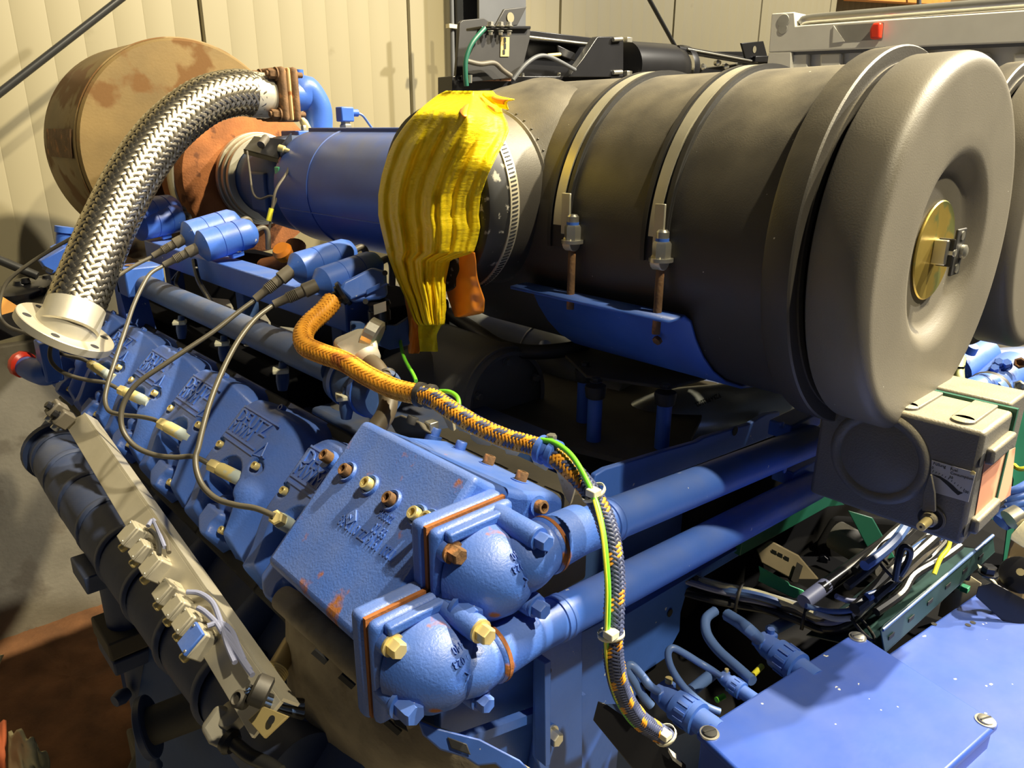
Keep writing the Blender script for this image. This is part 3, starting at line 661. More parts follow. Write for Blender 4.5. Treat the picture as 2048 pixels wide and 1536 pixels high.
def coil(lf, re, Y0, lbl, boot):
    """lf, re: pixel centres of the left face and right dome"""
    X0 = .605
    a = P(*lf, X=X0); b = P(*re, X=X0 + .135); ax = (b - a).normalized(); L = (b - a).length; r = pxm(32, a)
    K = thing('ignition_coil', lbl, 'ignition coil', a - EZ * r, 'blue cylindrical ignition coils on the rail')
    ob('coil_body', MB().lathe(a, ax, [(-.003, .010), (.012, r * .93), (.014, r), (L * .36, r), (L * .365, r * .97), (L * .375, r * .97), (L * .38, r), (L * .64, r), (L * .645, r * .955), (L * .66, r * .955), (L * .665, r), (L * .86, r * .98), (L * .95, r * .80), (L, r * .5), (L + .004, .008)], 40), M_BLUE, K)
    ob('terminal_lead', MB().tube([b, b + ax * .02 + EZ * .002, b + ax * .03 - EZ * .012, b + ax * .028 - EZ * .05], .0065, 10, 5), M_RUBG, K)
    ob('mount_clip', MB().box(a + ax * L * .62 - EZ * (r + .002) - EY * .006, ax * .014, EY * .012, EZ * .006), M_BLUE, K, bev=.002)
    ob('clip_bolt', MB().hexh(a + ax * L * .62 - EZ * (r - .004) - EY * .014, EZ, .006, .008), M_STEEL, K)
    if boot:
        q = P(*boot, t=dep(a) - .02); d = q - a; Lb = d.length
        pr_ = [(0, .0118), (Lb * .30, .0125), (Lb * .33, .0095), (Lb * .48, .0095)]
        n = 6
        for i in range(n): pr_ += [(Lb * (.48 + .22 * i / n), .0105), (Lb * (.48 + .22 * (i + .55) / n), .0088)]
        pr_ += [(Lb * .72, .0075), (Lb * 1.0, .0068)]
        ob('rubber_boot', MB().lathe(a + d.normalized() * -.002, d, pr_, 20), M_RUBG, K)
        return q
    return None
b2b = coil((367, 478), (478, 444), 0, 'far coil of the middle pair of blue ignition coils', (304, 513))
b2f = coil((394, 496), (510, 462), 0, 'near coil of the middle pair, paint worn grey at its end', (326, 531))
b3b = coil((582, 541), (706, 502), 0, 'far coil of the nearest pair of blue ignition coils', (508, 600))
b3f = coil((632, 571), (758, 526), 0, 'nearest blue ignition coil, close to the solenoid box', (545, 610))
coil((262, 432), (352, 418), 0, 'ignition coil in shade behind the braided hose, far one', None)
coil((266, 452), (360, 432), 0, 'ignition coil in shade behind the braided hose, near one', None)
def lead(nm, lbl, pts, d0, d1, r=.0042, bulge=.0, m=None, cat='cable', group='ignition leads', endm=None):
    n = len(pts); ls = [0]
    for i in range(1, n): ls.append(ls[-1] + math.hypot(pts[i][0] - pts[i - 1][0], pts[i][1] - pts[i - 1][1]))
    path = [P(*p, t=d0 + (d1 - d0) * l / ls[-1] - bulge * math.sin(PI * l / ls[-1])) for p, l in zip(pts, ls)]
    return ob(nm, MB().tube(path, r, 10, 6), m or M_LEAD, label=lbl, cat=cat, group=group)
def c4(*q): return [(x * .34180, 400 + y * .34180) for x, y in q]
lead('ignition_lead', 'dark ignition lead from the middle coil pair, looping in front of the round flange', c4((890, 332), (760, 400), (600, 510), (440, 650), (350, 750), (300, 850), (295, 930), (340, 990), (420, 1030), (520, 1055), (620, 1070), (705, 1112)), dep(b2b), dep(pl2), bulge=.03)
lead('ignition_lead', 'dark ignition lead dropping steeply to the middle plug connector', c4((955, 385), (880, 430), (830, 510), (780, 620), (740, 740), (700, 860), (660, 980), (630, 1080), (615, 1170), (640, 1235), (720, 1258), (820, 1268), (900, 1285), (935, 1305)), dep(b2f), dep(pl3), bulge=.03)
lead('ignition_lead', 'long dark ignition lead sweeping across the middle valve covers', c4((1485, 590), (1390, 660), (1250, 770), (1100, 870), (950, 970), (820, 1060), (750, 1140), (710, 1240), (720, 1350), (790, 1440), (900, 1490), (1020, 1505), (1120, 1500), (1180, 1520), (1228, 1548)), dep(b3b), dep(pl4), bulge=.04)
lead('ignition_lead', 'dark ignition lead looping down to the brass connector by the cast cover', c4((1595, 618), (1500, 690), (1410, 800), (1340, 920), (1280, 1050), (1230, 1180), (1190, 1320), (1160, 1450)) + [(391, 916), (394, 945), (407, 974), (434, 998), (472, 1010), (513, 1017), (549, 1032)], dep(b3f), dep(pl5), bulge=.05)
lead('ignition_lead', 'dark ignition lead circling at the left picture edge behind the round flange', [(155, 470), (103, 499), (51, 533), (14, 564), (0, 600), (0, 632), (17, 653), (48, 665), (78, 674), (95, 690), (126, 709), (164, 718), (182, 728)], 1.72, dep(pl1), bulge=.0)
lead('ignition_lead', 'short dark lead dropping behind the braided hose', [(150, 470), (122, 540), (95, 590), (82, 616)], 1.72, 1.70)

# ================================================================== COIL RAIL, LONG TUBE, VALLEY PARTS
RL = thing('coil_rail', 'blue square beam carrying the ignition coils', 'rail', (.67, 1.5, 1.66))
ra, rb = P(300, 470, X=.665), P(660, 612, X=.665)
ob('beam', MB().box(V((.672, 1.64, 1.695)), (.030, 0, 0), (0, .52, 0), (0, 0, .027)), M_BLUE, RL, bev=.003)
for y in (1.18, 1.6, 2.05): ob('beam_foot', MB().bx(.655, .69, y - .02, y + .02, 1.50, 1.668), M_BLUED, RL, bev=.003)
TB = thing('gas_rail', 'long blue-grey round tube running along the tops of the valve covers', 'pipe', (.56, 1.4, 1.60))
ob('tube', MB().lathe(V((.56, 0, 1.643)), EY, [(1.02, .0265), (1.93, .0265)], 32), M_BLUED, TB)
ob('end_block', MB().box(V((.56, 1.955, 1.655)), (.045, 0, 0), (0, .04, 0), (0, 0, .035)), M_BLUE, TB, bev=.004)
ob('end_web', MB().prism([V((.515, 1.99, 1.66)), V((.515, 2.02, 1.66)), V((.515, 2.02, 1.50)), V((.515, 1.93, 1.50))], EX * .06), M_BLUE, TB)
ob('block_bore', MB().lathe(V((.545, 1.955, 1.691)), EZ, [(0, .016), (.001, .016)], 20), M_RUSTB, TB)
ob('saddle_plate', MB().prism([P(478, 672, X=.57), P(520, 652, X=.58), P(612, 668, X=.585), P(640, 690, X=.57), P(560, 705, X=.55)], EZ * -.006), M_BLUE, TB, bev=.001)
ob('saddle_bolt', MB().hexh(P(500, 690, X=.545), EZ, .008, .010), M_STEEL, TB)
ob('wide_pipe', MB().lathe(V((.575, 0, 1.625)), EY, [(.905, .034), (.915, .040), (1.02, .040), (1.03, .032)], 36), M_BLUED, TB)
for y in (.94, 1.0): ob('pipe_ring', MB().lathe(V((.575, 0, 1.625)), EY, [(y - .005, .039), (y - .005, .0425), (y + .005, .0425), (y + .005, .039)], 36, caps=False), M_BLUE, TB)
for i, (px, py) in enumerate(((360, 650), (445, 692), (562, 747), (690, 800))):
    p = P(px, py, X=.535); q = thing('fuel_fitting', ['farthest pale fitting under the long tube', 'second pale fitting under the long tube from the far end', 'third pale fitting under the long tube from the far end', 'nearest pale fitting under the wide pipe'][i], 'fitting', p - EZ * .02, 'pale fittings under the long tube')
    ob('fitting_body', MB().lathe(p - EZ * .03, V((.1, 0, 1)), [(0, .008), (.015, .011), (.03, .011), (.034, .008), (.05, .006)], 14), M_BLUED, q)
    ob('pale_cap', MB().box(p + EZ * .006, (.012, -.006, 0), (.006, .012, 0), (0, 0, .004)), mat('cream_cap', (.72, .70, .52), .5), q, bev=.002)
M_CRM = mat('dull_cream_casting', (.50, .47, .38), .7, spots=((.35, .2, .08), 12, .66))
ob('valley_filler', MB().prism(xz([(.59, 1.34), (.59, 1.555), (.72, 1.575), (.76, 1.66), (.98, 1.66), (.98, 1.34)], 1.26), EY * .98), M_MATT, label='black filler added for the darkness between the tube and the blue duct', cat='engine part', bev=.01)  # added black filler; the dark of the valley is in its colour
VY = thing('intake_manifold', 'pale casting seen in the gap between the coil rail and the tube', 'manifold', (.66, 1.5, 1.50))
for i in range(4):
    y = 1.22 + .2 * i; ob('runner', MB().prism([V((.615, y - .07, 1.585)), V((.615, y + .08, 1.585)), V((.70, y + .08, 1.60)), V((.72, y, 1.605)), V((.70, y - .07, 1.60))], EZ * -.012), M_CRM, VY, bev=.004)
ob('gap_cable', MB().tube([P(388, 520, X=.63), P(397, 560, X=.62), P(420, 600, X=.61), P(440, 632, X=.60)], .006, 8, 5), M_CBLK, VY)
ob('gap_cable', MB().tube([P(345, 560, X=.60), P(358, 545, X=.61), P(352, 570, X=.60), P(380, 600, X=.60), P(425, 622, X=.60)], .004, 8, 5), M_CBLK, VY)
# exhaust parts behind the coils: rusted elbow pieces
RS = thing('rusted_elbow', 'small rusted pipe elbow between the coils and the blue duct', 'pipe', P(560, 520, X=.85))
ob('elbow', MB().tube([P(530, 535, X=.85), P(560, 528, X=.86), P(585, 515, X=.86), P(592, 490, X=.88)], .025, 16, 5), M_RUST, RS)
ob('elbow_end', MB().lathe(P(572, 513, X=.80), V((-.6, -.3, .8)), [(0, .02), (.02, .024), (.03, .018)], 18), M_ORG, RS)
HT = thing('dark_header', 'dark metal header pipe behind the round tube block', 'pipe', P(280, 500, X=.66))
ob('header', MB().tube([P(215, 505, X=.62), P(260, 498, X=.66), P(300, 490, X=.70), P(345, 500, X=.72)], .036, 20, 5), mat('dark_bronze', (.10, .075, .06), .4, metal=.4), HT)
ob('header_flange', MB().tube([P(232, 520, X=.61), P(300, 545, X=.62)], .02, 12, 1), M_RUSTB, HT)

# ================================================================== RUSTY CAST COVER AT THE BANK END
OF = .045
CC = thing('cast_cover', 'large blue cast cover with rust spots and raised upside-down numbers', 'cover', PB(600, 1160, OF) - NB * .08)
LN = V((.065, 0, .139)).normalized()                            # normal of the ledge behind the crest
def PL(px, py, off=0.0): return P(px, py, pl=(V((.481, 0, 1.640)) + LN * off, LN))
ob('cover_face', MB().prism(xz([(.328, 1.487), (.481, 1.640), (.502, 1.622), (.548, 1.596), (.612, 1.572), (.626, 1.560), (.622, 1.50), (.46, 1.38), (.36, 1.44)], .578), EY * .236), M_CAST, CC, bev=.009, seg=3)
ob('side_lug', MB().lathe(PB(659, 921, OF - .02), NB, [(-.02, .016), (.0, .014), (.006, .0135)], 24), M_CAST, CC)
for i, (x, y) in enumerate(((697, 945), (741, 972), (785, 1002), (836, 1032), (861, 1042))):
    p = PB(x, y, OF)
    ob('bolt_boss', MB().lathe(p, NB, [(-.004, .0145), (.0035, .0135), (.0045, .0125), (.0035, .0098), (-.002, .0098)], 28, caps=False), M_CAST, CC)
    ob('socket_bolt', MB().sock(p, NB, .0082, .012), M_RUSTB if i in (0, 2) else M_BRASS, CC)
for i, (x, y) in enumerate(((868, 872), (919, 900), (975, 929), (1040, 962))):
    p = PL(x, y, -.008)
    ob('bolt_boss', MB().lathe(p, LN, [(-.02, .0135), (.001, .0125)], 20), M_CAST, CC)
    ob('socket_bolt', MB().sock(p, LN, .0080, .013), M_RUSTB if i > 1 else M_CAST, CC)
p = P(1073, 1012, Y=.578); ob('bolt_boss', MB().lathe(p, V((0, -1, .25)), [(-.02, .015), (.004, .013)], 20), M_CAST, CC); ob('socket_bolt', MB().sock(p, V((0, -1, .25)), .0085, .014), M_RUSTB, CC)
p = PB(659, 917, OF - .012); ob('socket_bolt', MB().sock(p, NB, .0085, .013), M_RUSTB, CC)
UXR, UYR = EY, ES                                            # the cast numbers stand on their heads
mb = text_mb('1221 1916 ZZ 0112-38', PB(795, 1104, OF), UXR, UYR, .0185, .0016, xs=.66)
ob('cast_number', mb, M_CAST, CC, kind='stuff', sharp=30)
ob('cast_number', text_mb('99 20', PB(778, 1062, OF), UXR, UYR, .0175, .0016, xs=.66), M_CAST, CC, kind='stuff', sharp=30)
ob('cast_number', text_mb('220396', PB(790, 1036, OF), UXR, UYR, .0135, .0016, xs=.7), M_CAST, CC, kind='stuff', sharp=30)
dm = PB(704, 1036, OF); d1, d2 = (EY + ES).normalized(), (EY - ES).normalized()
ob('cast_diamond', MB().box(dm, d1 * .0078, d2 * .0078, NB * .0022), M_CAST, CC, bev=.0006)
ob('cast_diamond_sign', MB().tube([dm + d1 * .004 + NB * .0026, dm + d2 * .003 + NB * .0026, dm - d2 * .003 + NB * .0026, dm - d1 * .004 + NB * .0026], .0009, 6, 1), M_CAST, CC)

# ================================================================== COOLANT ELBOWS AND CROSS PIPES
def elbow(x0, x1, z0, z1, e, txt, lbl, YF=.54):
    e = P(*e, Y=YF - .040)
    c = V(((x0 + x1) / 2 + .004, YF, (z0 + z1) / 2))
    K = thing('coolant_elbow', lbl, 'pipe elbow', V((c.x, YF, z0)), 'cast coolant elbows')
    ob('flange', MB().bx(x0, x1, YF, YF + .016, z0, z1), M_CAST, K, bev=.008, seg=3)
    ob('top_rib', MB().bx(x0 + .012, x1 - .012, YF - .010, YF + .002, z1 - .014, z1 - .002), M_CAST, K, bev=.003)
    ob('mating_flange', MB().bx(x0 - .002, x1 + .002, YF + .020, YF + .042, z0 - .004, z1 + .001), M_CAST, K, bev=.007, seg=3)
    ob('rust_joint', MB().bx(x0 + .001, x1 - .001, YF + .0155, YF + .0205, z0 + .003, z1 - .0002), M_RUST, K)
    pts = [c + V((-.004, .004, -.002)), c + V((.002, -.010, -.001)), c + V((.014, -.022, .002)), V((c.x + .030, YF - .031, c.z * .6 + e.z * .4)), V((e.x - .030, e.y, e.z * .7 + c.z * .3)), e - EX * .010, e + EX * .012]
    ob('elbow_body', MB().tube(pts, [.050, .047, .0415, .0365, .0330, .0305, .029], 40, 5), M_CAST, K)
    ob('dome', MB().lathe(c + V((-.002, .004, -.004)), V((.16, -1, .06)), [(0, .0555), (.017, .0540), (.0365, .0470), (.0535, .0350), (.0643, .0210), (.0675, .0110), (.0685, .0)], 40, caps=False), M_CAST, K)
    ob('collar', MB().lathe(e - EX * .004, EX, [(0, .0305), (.003, .0325), (.009, .0325), (.013, .030), (.060, .0285), (.063, .0275)], 40), M_CAST, K)
    ob('rust_ring', MB().lathe(e + EX * .001, EX, [(0, .0330), (.005, .0328)], 40, caps=False), M_RUST, K)
    for j, (fx_, fz, bl) in enumerate(((.15, .80, .006), (.13, .32, .020), (.80, .88, .058), (.80, .20, .056))):
        p = V((x0 + (x1 - x0) * fx_, YF, z0 + (z1 - z0) * fz))
        ob('bolt_boss', MB().lathe(p + EY * .008, -EY, [(0, .0145), (bl + .005, .0135), (bl + .008, .0120)], 24), M_CAST, K)
        ob('hex_bolt', MB().hexh(p - EY * bl, -EY, .0095 if j != 1 else .0125, .013 if j != 1 else .022), M_RUSTB if (j == 0 and z1 > 1.56) else (M_BRASS if (j == 0 or (j == 2 and z1 < 1.56)) else M_BLUE), K)
    # numbers stand on their heads on the dome
    dax = V((.16, -1, .06)).normalized(); dux = (EX - dax * EX.dot(dax)).normalized(); duy = dux.cross(dax) * -1
    if duy.z < 0: duy = -duy
    dc_ = c + V((-.002, .004, -.004))
    def onto(a0, b0, sg):
        def f(x, y, z):
            a, b = a0 + sg * x, b0 + sg * y; hh = .0008 + .0683 * math.sqrt(max(1 - (a * a + b * b) / .0562 ** 2, .02)); q = V((a / .0555 ** 2, b / .0555 ** 2, hh / .0683 ** 2)).normalized()
            return dc_ + dux * a + duy * b + dax * hh + (dux * q.x + duy * q.y + dax * q.z) * z
        return f
    ob('cast_number', text_mb(txt, c, EX, EZ, .0100, .0016, xs=.95, mp=onto(.030, .026, -1)), M_CAST, K, kind='stuff')
    ob('cast_number', text_mb('0 440', c, EX, EZ, .0092, .0016, mp=onto(.014, .036, -1)), M_CAST, K, kind='stuff')
    ob('cast_cross', text_mb('X', c, EX, EZ, .0120, .0018, mp=onto(-.004, .004, 1)), M_CAST, K)
    return e
e1 = elbow(.393, .504, 1.495, 1.617, (1090, 1092), '1 6010 023', 'upper cast coolant elbow bolted to the rusty cover, hex bolts in its corners')
e2 = elbow(.316, .424, 1.420, 1.544, (978, 1308), '1 6010 023', 'lower cast coolant elbow with a rusty orange joint line, nearest the floor')
def cpipe(e, far, lbl):
    b = P(*far, Y=e.y); d = (b - e).normalized(); K = thing('coolant_pipe', lbl, 'pipe', e - EZ * .024, 'parallel blue coolant pipes')
    ob('pipe', MB().lathe(e, d, [(.05, .0255), ((b - e).length, .0255)], 36), M_BLUE, K)
    ob('rubber_joint', MB().lathe(e + d * .098, d, [(0, .0252), (.001, .0272), (.006, .0272), (.007, .0262), (.010, .0262), (.011, .0272), (.016, .0272), (.017, .0252)], 36, caps=False), M_BLUE, K)
    return b
f1 = cpipe(e1, (1625, 880), 'upper blue coolant pipe running right to the grey gauge housing')
f2 = cpipe(e2, (1625, 972), 'lower blue coolant pipe running right to the grey gauge housing')
# ================================================================== ALUMINIUM BAR WITH JUNCTION BOXES
def bt(y):
    f = (y - 845) / 635.0; return 1 / (1 / 1.47 + (1 / .86 - 1 / 1.47) * f)
FL, FR, NL, NR = P(128, 846, t=1.47), P(166, 828, t=1.455), P(503, 1476, t=.862), P(562, 1402, t=.868)
bd = (NL - FL).normalized(); bn = (FR - FL).cross(bd).normalized()
if bn.dot(CAM - FL) < 0: bn = -bn
bc = bd.cross(bn).normalized()
BAR = thing('aluminium_bar', 'long flat aluminium bar carrying small junction boxes below the valve covers', 'bar', NL)
ob('flat_bar', MB().prism([FL, FR, NR, NL], -bn * .006), M_ALU, BAR, bev=.001)
ob('back_leg', MB().prism([FR, NR, NR - bn * .03, FR - bn * .03], -bc * .004), M_ALU, BAR)
ob('end_tab', MB().prism([P(495, 1440, t=.862), P(526, 1412, t=.862), P(576, 1432, t=.85), P(528, 1477, t=.85)], -bn * .004), mat('yellowed_tab', (.60, .47, .20), .45, metal=.3), BAR, bev=.001)
ob('tab_hole', MB().lathe(P(543, 1440, t=.8485), bn, [(0, .005), (.0006, .005)], 16), M_DKG, BAR)
for i, (x, y) in enumerate(((127, 828), (140, 845))):
    p = P(x, y, t=1.45); q = thing('cable_clip', ['upper dark cable clip on the far end of the aluminium bar', 'lower dark cable clip on the far end of the aluminium bar'][i], 'clip', p, 'clips at the bar end')
    ob('clip_block', MB().box(p + bn * .014, bd * .013, bc * .016, bn * .014), M_RUBG, q, bev=.003)
    ob('clip_screw', MB().hexh(p + bn * .028, bn, .007, .008), M_BLKP, q)
    ob('clip_side', MB().lathe(p + bn * .014 + bc * .016, bc, [(0, .008), (.010, .008)], 12), M_STEEL, q)
JL = ['grey junction box highest on the aluminium bar', 'second junction box down the bar, half behind the third', 'third junction box down the bar, round lid screws showing',
      'fourth junction box down the bar with a grey-blue cable', 'fifth junction box down the bar', 'sixth junction box, just above the blue one', 'blue-lidded junction box lowest on the aluminium bar']
for i, (x, y, sz) in enumerate(((284, 1073, 1), (304, 1106, .95), (329, 1136, 1.12), (355, 1188, 1), (376, 1219, 1), (396, 1248, 1), (414, 1284, 1.2))):
    t = bt(y + 5) - .004; p = P(x, y + 6, t=t); s_ = .0135 * sz * (1.12 if t > 1.15 else 1)
    K = thing('junction_box', JL[i], 'junction box', p, 'small die-cast junction boxes on the bar')
    mm = M_BLUE if i == 6 else M_BOX
    ob('box_body', MB().box(p + bn * .013, bd * s_ * .92, bc * s_ * 1.15, bn * .013), M_BOX, K, bev=.0025)
    ob('box_lid', MB().box(p + bn * .028, bd * s_ * .86, bc * s_ * 1.08, bn * .0025), mm, K, bev=.0015)
    ob('knockout', MB().lathe(p + bn * .013 - bc * s_ * 1.15, -bc, [(0, s_ * .55), (.001, s_ * .55), (.0012, s_ * .42)], 20), M_BOX, K)
    for sd in (-1, 1): ob('lid_screw', MB().lathe(p + bn * .0305 + bd * s_ * .6 * sd + bc * s_ * .8 * sd, bn, [(0, .0022), (.0012, .0018)], 10), M_STEEL, K)
    ob('gland', MB().lathe(p + bn * .014 + bc * s_ * 1.1, bc + bn * .3, [(0, .006), (.004, .0068), (.010, .0068), (.012, .005)], 12), M_BRASS, K)
for i, pts in enumerate((((374, 1184), (400, 1187), (425, 1205), (440, 1240), (455, 1290), (470, 1325)), ((396, 1216), (410, 1224), (432, 1245), (445, 1265)), ((415, 1252), (440, 1246), (463, 1262), (477, 1295), (488, 1320)), ((445, 1258), (465, 1280), (482, 1312), (500, 1340)), ((450, 1275), (470, 1300), (490, 1330), (505, 1350)))):
    ob('sensor_cable', MB().tube([P(x, y, t=bt(y) - .048) for x, y in pts], .0036, 8, 5), M_CGRY, label=['grey-blue cable arching highest over the junction boxes', 'short grey-blue cable below the fourth junction box', 'grey-blue cable arching over the blue-lidded junction box', 'inner grey cable beside the blue-lidded box', 'outer grey cable running to the bar end'][i], cat='cable', group='cables of the junction boxes')
for i, pts in enumerate((((296, 1052), (306, 1040), (314, 1055), (322, 1075), (330, 1095)), ((300, 1060), (312, 1072), (318, 1092), (318, 1110)), ((312, 1045), (322, 1062), (334, 1082), (338, 1105)))):
    ob('short_cable', MB().tube([P(x, y, t=bt(y) - .05) for x, y in pts], .0034, 8, 5), (M_CGRY, M_CBLK, M_RUBG)[i], label=['short lilac cable at the topmost junction box', 'short black cable loop beside the topmost junction box', 'short grey cable loop behind the topmost junction box'][i], cat='cable', group='short cables at the upper boxes')
CBN = thing('cable_bundle', 'dark blue cable bundle leaving the lower end of the aluminium bar', 'cable bundle', P(545, 1400, t=.88))
for i in range(5):
    ob('strand', MB().tube([P(495, 1372 + 3 * i, t=.85), P(520, 1385 + 5 * i, t=.86), P(560, 1398 + 6 * i, t=.89), P(605, 1402 + 8 * i, t=.93)], .0036, 8, 4), M_CBLU if i % 2 else M_CBLK, CBN)
ob('clamp_ring', MB().lathe(P(505, 1375, t=.848), V((.6, -.6, -.4)), [(0, .014), (.003, .018), (.018, .018), (.02, .014)], 20), M_RUB, CBN)
ob('round_stud', MB().lathe(P(489, 1402, t=.855), bn, [(0, .010), (.012, .010), (.014, .007), (.010, .006)], 18), M_RUB, CBN)

# ================================================================== EXHAUST MANIFOLD, PIPES BELOW
MF = thing('exhaust_manifold', 'dark dusty exhaust pipe running below the aluminium bar', 'exhaust pipe', P(300, 1200, t=1.3))
mp_ = [P(118, 905, t=1.72), P(165, 975, t=1.60), P(240, 1080, t=1.45), P(330, 1200, t=1.30), P(430, 1330, t=1.16), P(530, 1450, t=1.05), P(610, 1545, t=.97)]
M_MAN = mat('soot_blue_pipe', (.028, .048, .125), .5, dust=((.12, .12, .12), .45), bump=.3, bscale=40)
ob('pipe', MB().tube(mp_, [.062, .064, .062, .060, .058, .056, .054], 32, 8), M_MAN, MF)
pth = crom(mp_, 10); T_, U_, W_ = pframes(pth)
for i in (3, 8, 13, 18, 23, 29, 36, 44):
    ob('pipe_band', MB().lathe(pth[i] - T_[i] * .012, T_[i] + U_[i] * .25, [(0, .060), (.006, .0645), (.02, .0645), (.026, .060)], 32, caps=False), M_MAN, MF)
ob('end_flange', MB().lathe(pth[0], -T_[0], [(0, .072), (.012, .074), (.014, .06)], 32), M_MAN, MF)
SP = thing('drain_pipe', 'dark vertical pipe with bolted flange left of the exhaust pipe', 'pipe', P(250, 1380, t=1.48))
c0 = P(236, 1125, t=1.46); 
ob('pipe_upper', MB().lathe(V((c0.x, c0.y, 0)), EZ, [(P(236, 1250, t=1.50).z, .040), (c0.z, .040)], 28), M_MAN, SP)
ob('head_plate', MB().box(V((c0.x - .01, c0.y, c0.z)), (.06, 0, 0), (0, .05, 0), (0, 0, .018)), M_MAN, SP, bev=.003)
zf = P(240, 1260, t=1.50).z
ob('flange', MB().box(V((c0.x + .01, c0.y, zf)), (.065, 0, 0), (0, .06, 0), (0, 0, .020)), mat('dusty_flange', (.10, .085, .06), .8), SP, bev=.004)
ob('flange_lower', MB().box(V((c0.x + .01, c0.y, zf - .042)), (.062, 0, 0), (0, .057, 0), (0, 0, .016)), M_MAN, SP, bev=.004)
ob('pipe_lower', MB().lathe(V((c0.x + .012, c0.y, 0)), EZ, [(zf - .20, .030), (zf - .19, .038), (zf - .05, .038)], 28), M_MAN, SP)
ob('hand_valve', MB().lathe(V((c0.x - .03, c0.y - .02, zf - .13)), V((-1, -.4, 0)), [(0, .012), (.015, .016), (.03, .012)], 16), M_MAN, SP)
ST = thing('blind_flange', 'dark round blind flange on a dusty pipe stub near the floor', 'flange', P(290, 1500, t=1.35))
d0 = P(288, 1458, t=1.34); ax = (ROT @ V((.93, -.30, .22))).normalized()
ob('disc', MB().lathe(d0, ax, [(0, .055), (.002, .057), (.012, .057), (.014, .055)], 40), M_MAN, ST)
ob('stub', MB().lathe(d0 + ax * .012, ax, [(0, .034), (.14, .036)], 28), mat('dusty_stub', (.06, .055, .045), .7, dust=((.20, .17, .11), .9)), ST)
ob('drip', MB().tube([P(303, 1500, t=1.34), P(308, 1515, t=1.36), P(312, 1532, t=1.38)], [.008, .006, .012], 10, 4), M_MAN, ST)
ob('machine_foot', MB().prism([P(250, 1455, Z=.35), P(345, 1440, Z=.35), P(395, 1540, Z=.35), P(240, 1560, Z=.35), P(268, 1500, Z=.35)], EZ * -.35), M_CONC, label='rough concrete foot under the engine at the bottom left', cat='footing', bev=.01)
ob('oil_sump', MB().prism([P(318, 1180, t=1.45), P(560, 1330, t=1.20), P(600, 1560, t=1.22), P(270, 1560, t=1.55), P(262, 1420, t=1.55)], V((.25, .1, -.05))), M_BLUED, label='flat dark sump side wall below the exhaust pipe', cat='sump', bev=.01)
# grey plug box at the bottom
PX = thing('plug_box', 'grey die-cast plug box with a black cable at the bottom edge', 'connector', P(440, 1500, t=.93))
qc = P(448, 1450, t=.93); bx_ = (P(490, 1465, t=.93) - P(405, 1430, t=.93)).normalized(); by_ = (P(430, 1405, t=.93) - P(415, 1475, t=.95)).normalized(); bz_ = bx_.cross(by_).normalized()
ob('box_body', MB().prism([P(400, 1455, t=.93), P(434, 1408, t=.93), P(462, 1415, t=.94), P(480, 1450, t=.94), P(470, 1482, t=.93), P(448, 1502, t=.92), P(418, 1488, t=.92)], -vv * -.035 if False else ray(440, 1450).normalized() * .035), M_BOX, PX, bev=.006, seg=3)
ob('side_ring', MB().lathe(P(456, 1422, t=.935), P(478, 1442, t=.95) - P(456, 1422, t=.935), [(0, .012), (.004, .018), (.02, .018), (.024, .014)], 24), M_BOX, PX)
ob('cable_ring', MB().lathe(P(452, 1478, t=.925), P(470, 1490, t=.92) - P(452, 1478, t=.925), [(0, .014), (.008, .016), (.014, .012)], 20), M_BLKP, PX)
ob('box_cable', MB().tube([P(455, 1478, t=.925), P(472, 1490, t=.915), P(500, 1512, t=.90), P(535, 1528, t=.89), P(560, 1545, t=.88)], .0085, 12, 5), M_CBLK, PX)
BG = thing('brass_gland', 'yellowish ribbed connector between the bar end and the heat blanket', 'connector', P(555, 1350, t=.97))
a, b = P(540, 1362, t=.95), P(585, 1285, t=1.0)
ob('gland_body', MB().lathe(a, b - a, [(0, .010), (.004, .016), (.018, .016), (.02, .013), (.06, .013), (.062, .011)], 24), mat('dull_brass', (.35, .27, .13), .45, metal=.5), BG)
ob('gland_ribs', MB().lathe(a + (b - a).normalized() * .003, b - a, [(x * .0015, .0162 + .0008 * (x % 2)) for x in range(10)], 24, caps=False), M_BRASS, BG)

# ================================================================== HEAT BLANKET UNDER THE CAST COVER
HB = thing('heat_blanket', 'brown-grey heat blanket hanging below the rusty cast cover', 'blanket', P(760, 1500, t=.9))
roll = [P(566, 1196, t=.985), P(610, 1230, t=.955), P(680, 1292, t=.905), P(760, 1368, t=.855), P(832, 1432, t=.82)]
ob('rolled_edge', MB().tube(roll, [.017, .0195, .0185, .0195, .016], 18, 8), M_BLANK, HB)
rows_t = [(574, 1210, .99), (600, 1238, .965), (660, 1290, .925), (740, 1362, .875), (830, 1436, .832), (930, 1480, .81), (1010, 1515, .80), (1110, 1560, .79)]
rows_b = [(620, 1600, 1.05), (650, 1610, 1.02), (690, 1620, 1.0), (760, 1640, .98), (850, 1660, .96), (950, 1660, .95), (1030, 1660, .95), (1130, 1660, .94)]
def blk(u, v):
    i = min(int(u * 7), 6); f = u * 7 - i; l = lambda R: tuple(R[i][k] + (R[i + 1][k] - R[i][k]) * f for k in range(3))
    a, b = P(*l(rows_t)[:2], t=l(rows_t)[2]), P(*l(rows_b)[:2], t=l(rows_b)[2])
    p = a.lerp(b, v); nrm = V((-.75, -.6, .2))
    return p + nrm * (.016 * math.sin(PI * min(v * 1.6, 1)) + .010 * v * math.sin(u * 15 + 1.3 * math.sin(v * 3)) + .006 * noise.noise(V((u * 9, v * 3, 2))) + .003 * noise.noise(V((u * 25, v * 9, 5))))
ob('blanket_cloth', MB().grid(blk, 70, 40), M_BLANK, HB, solid=.006, sharp=180)
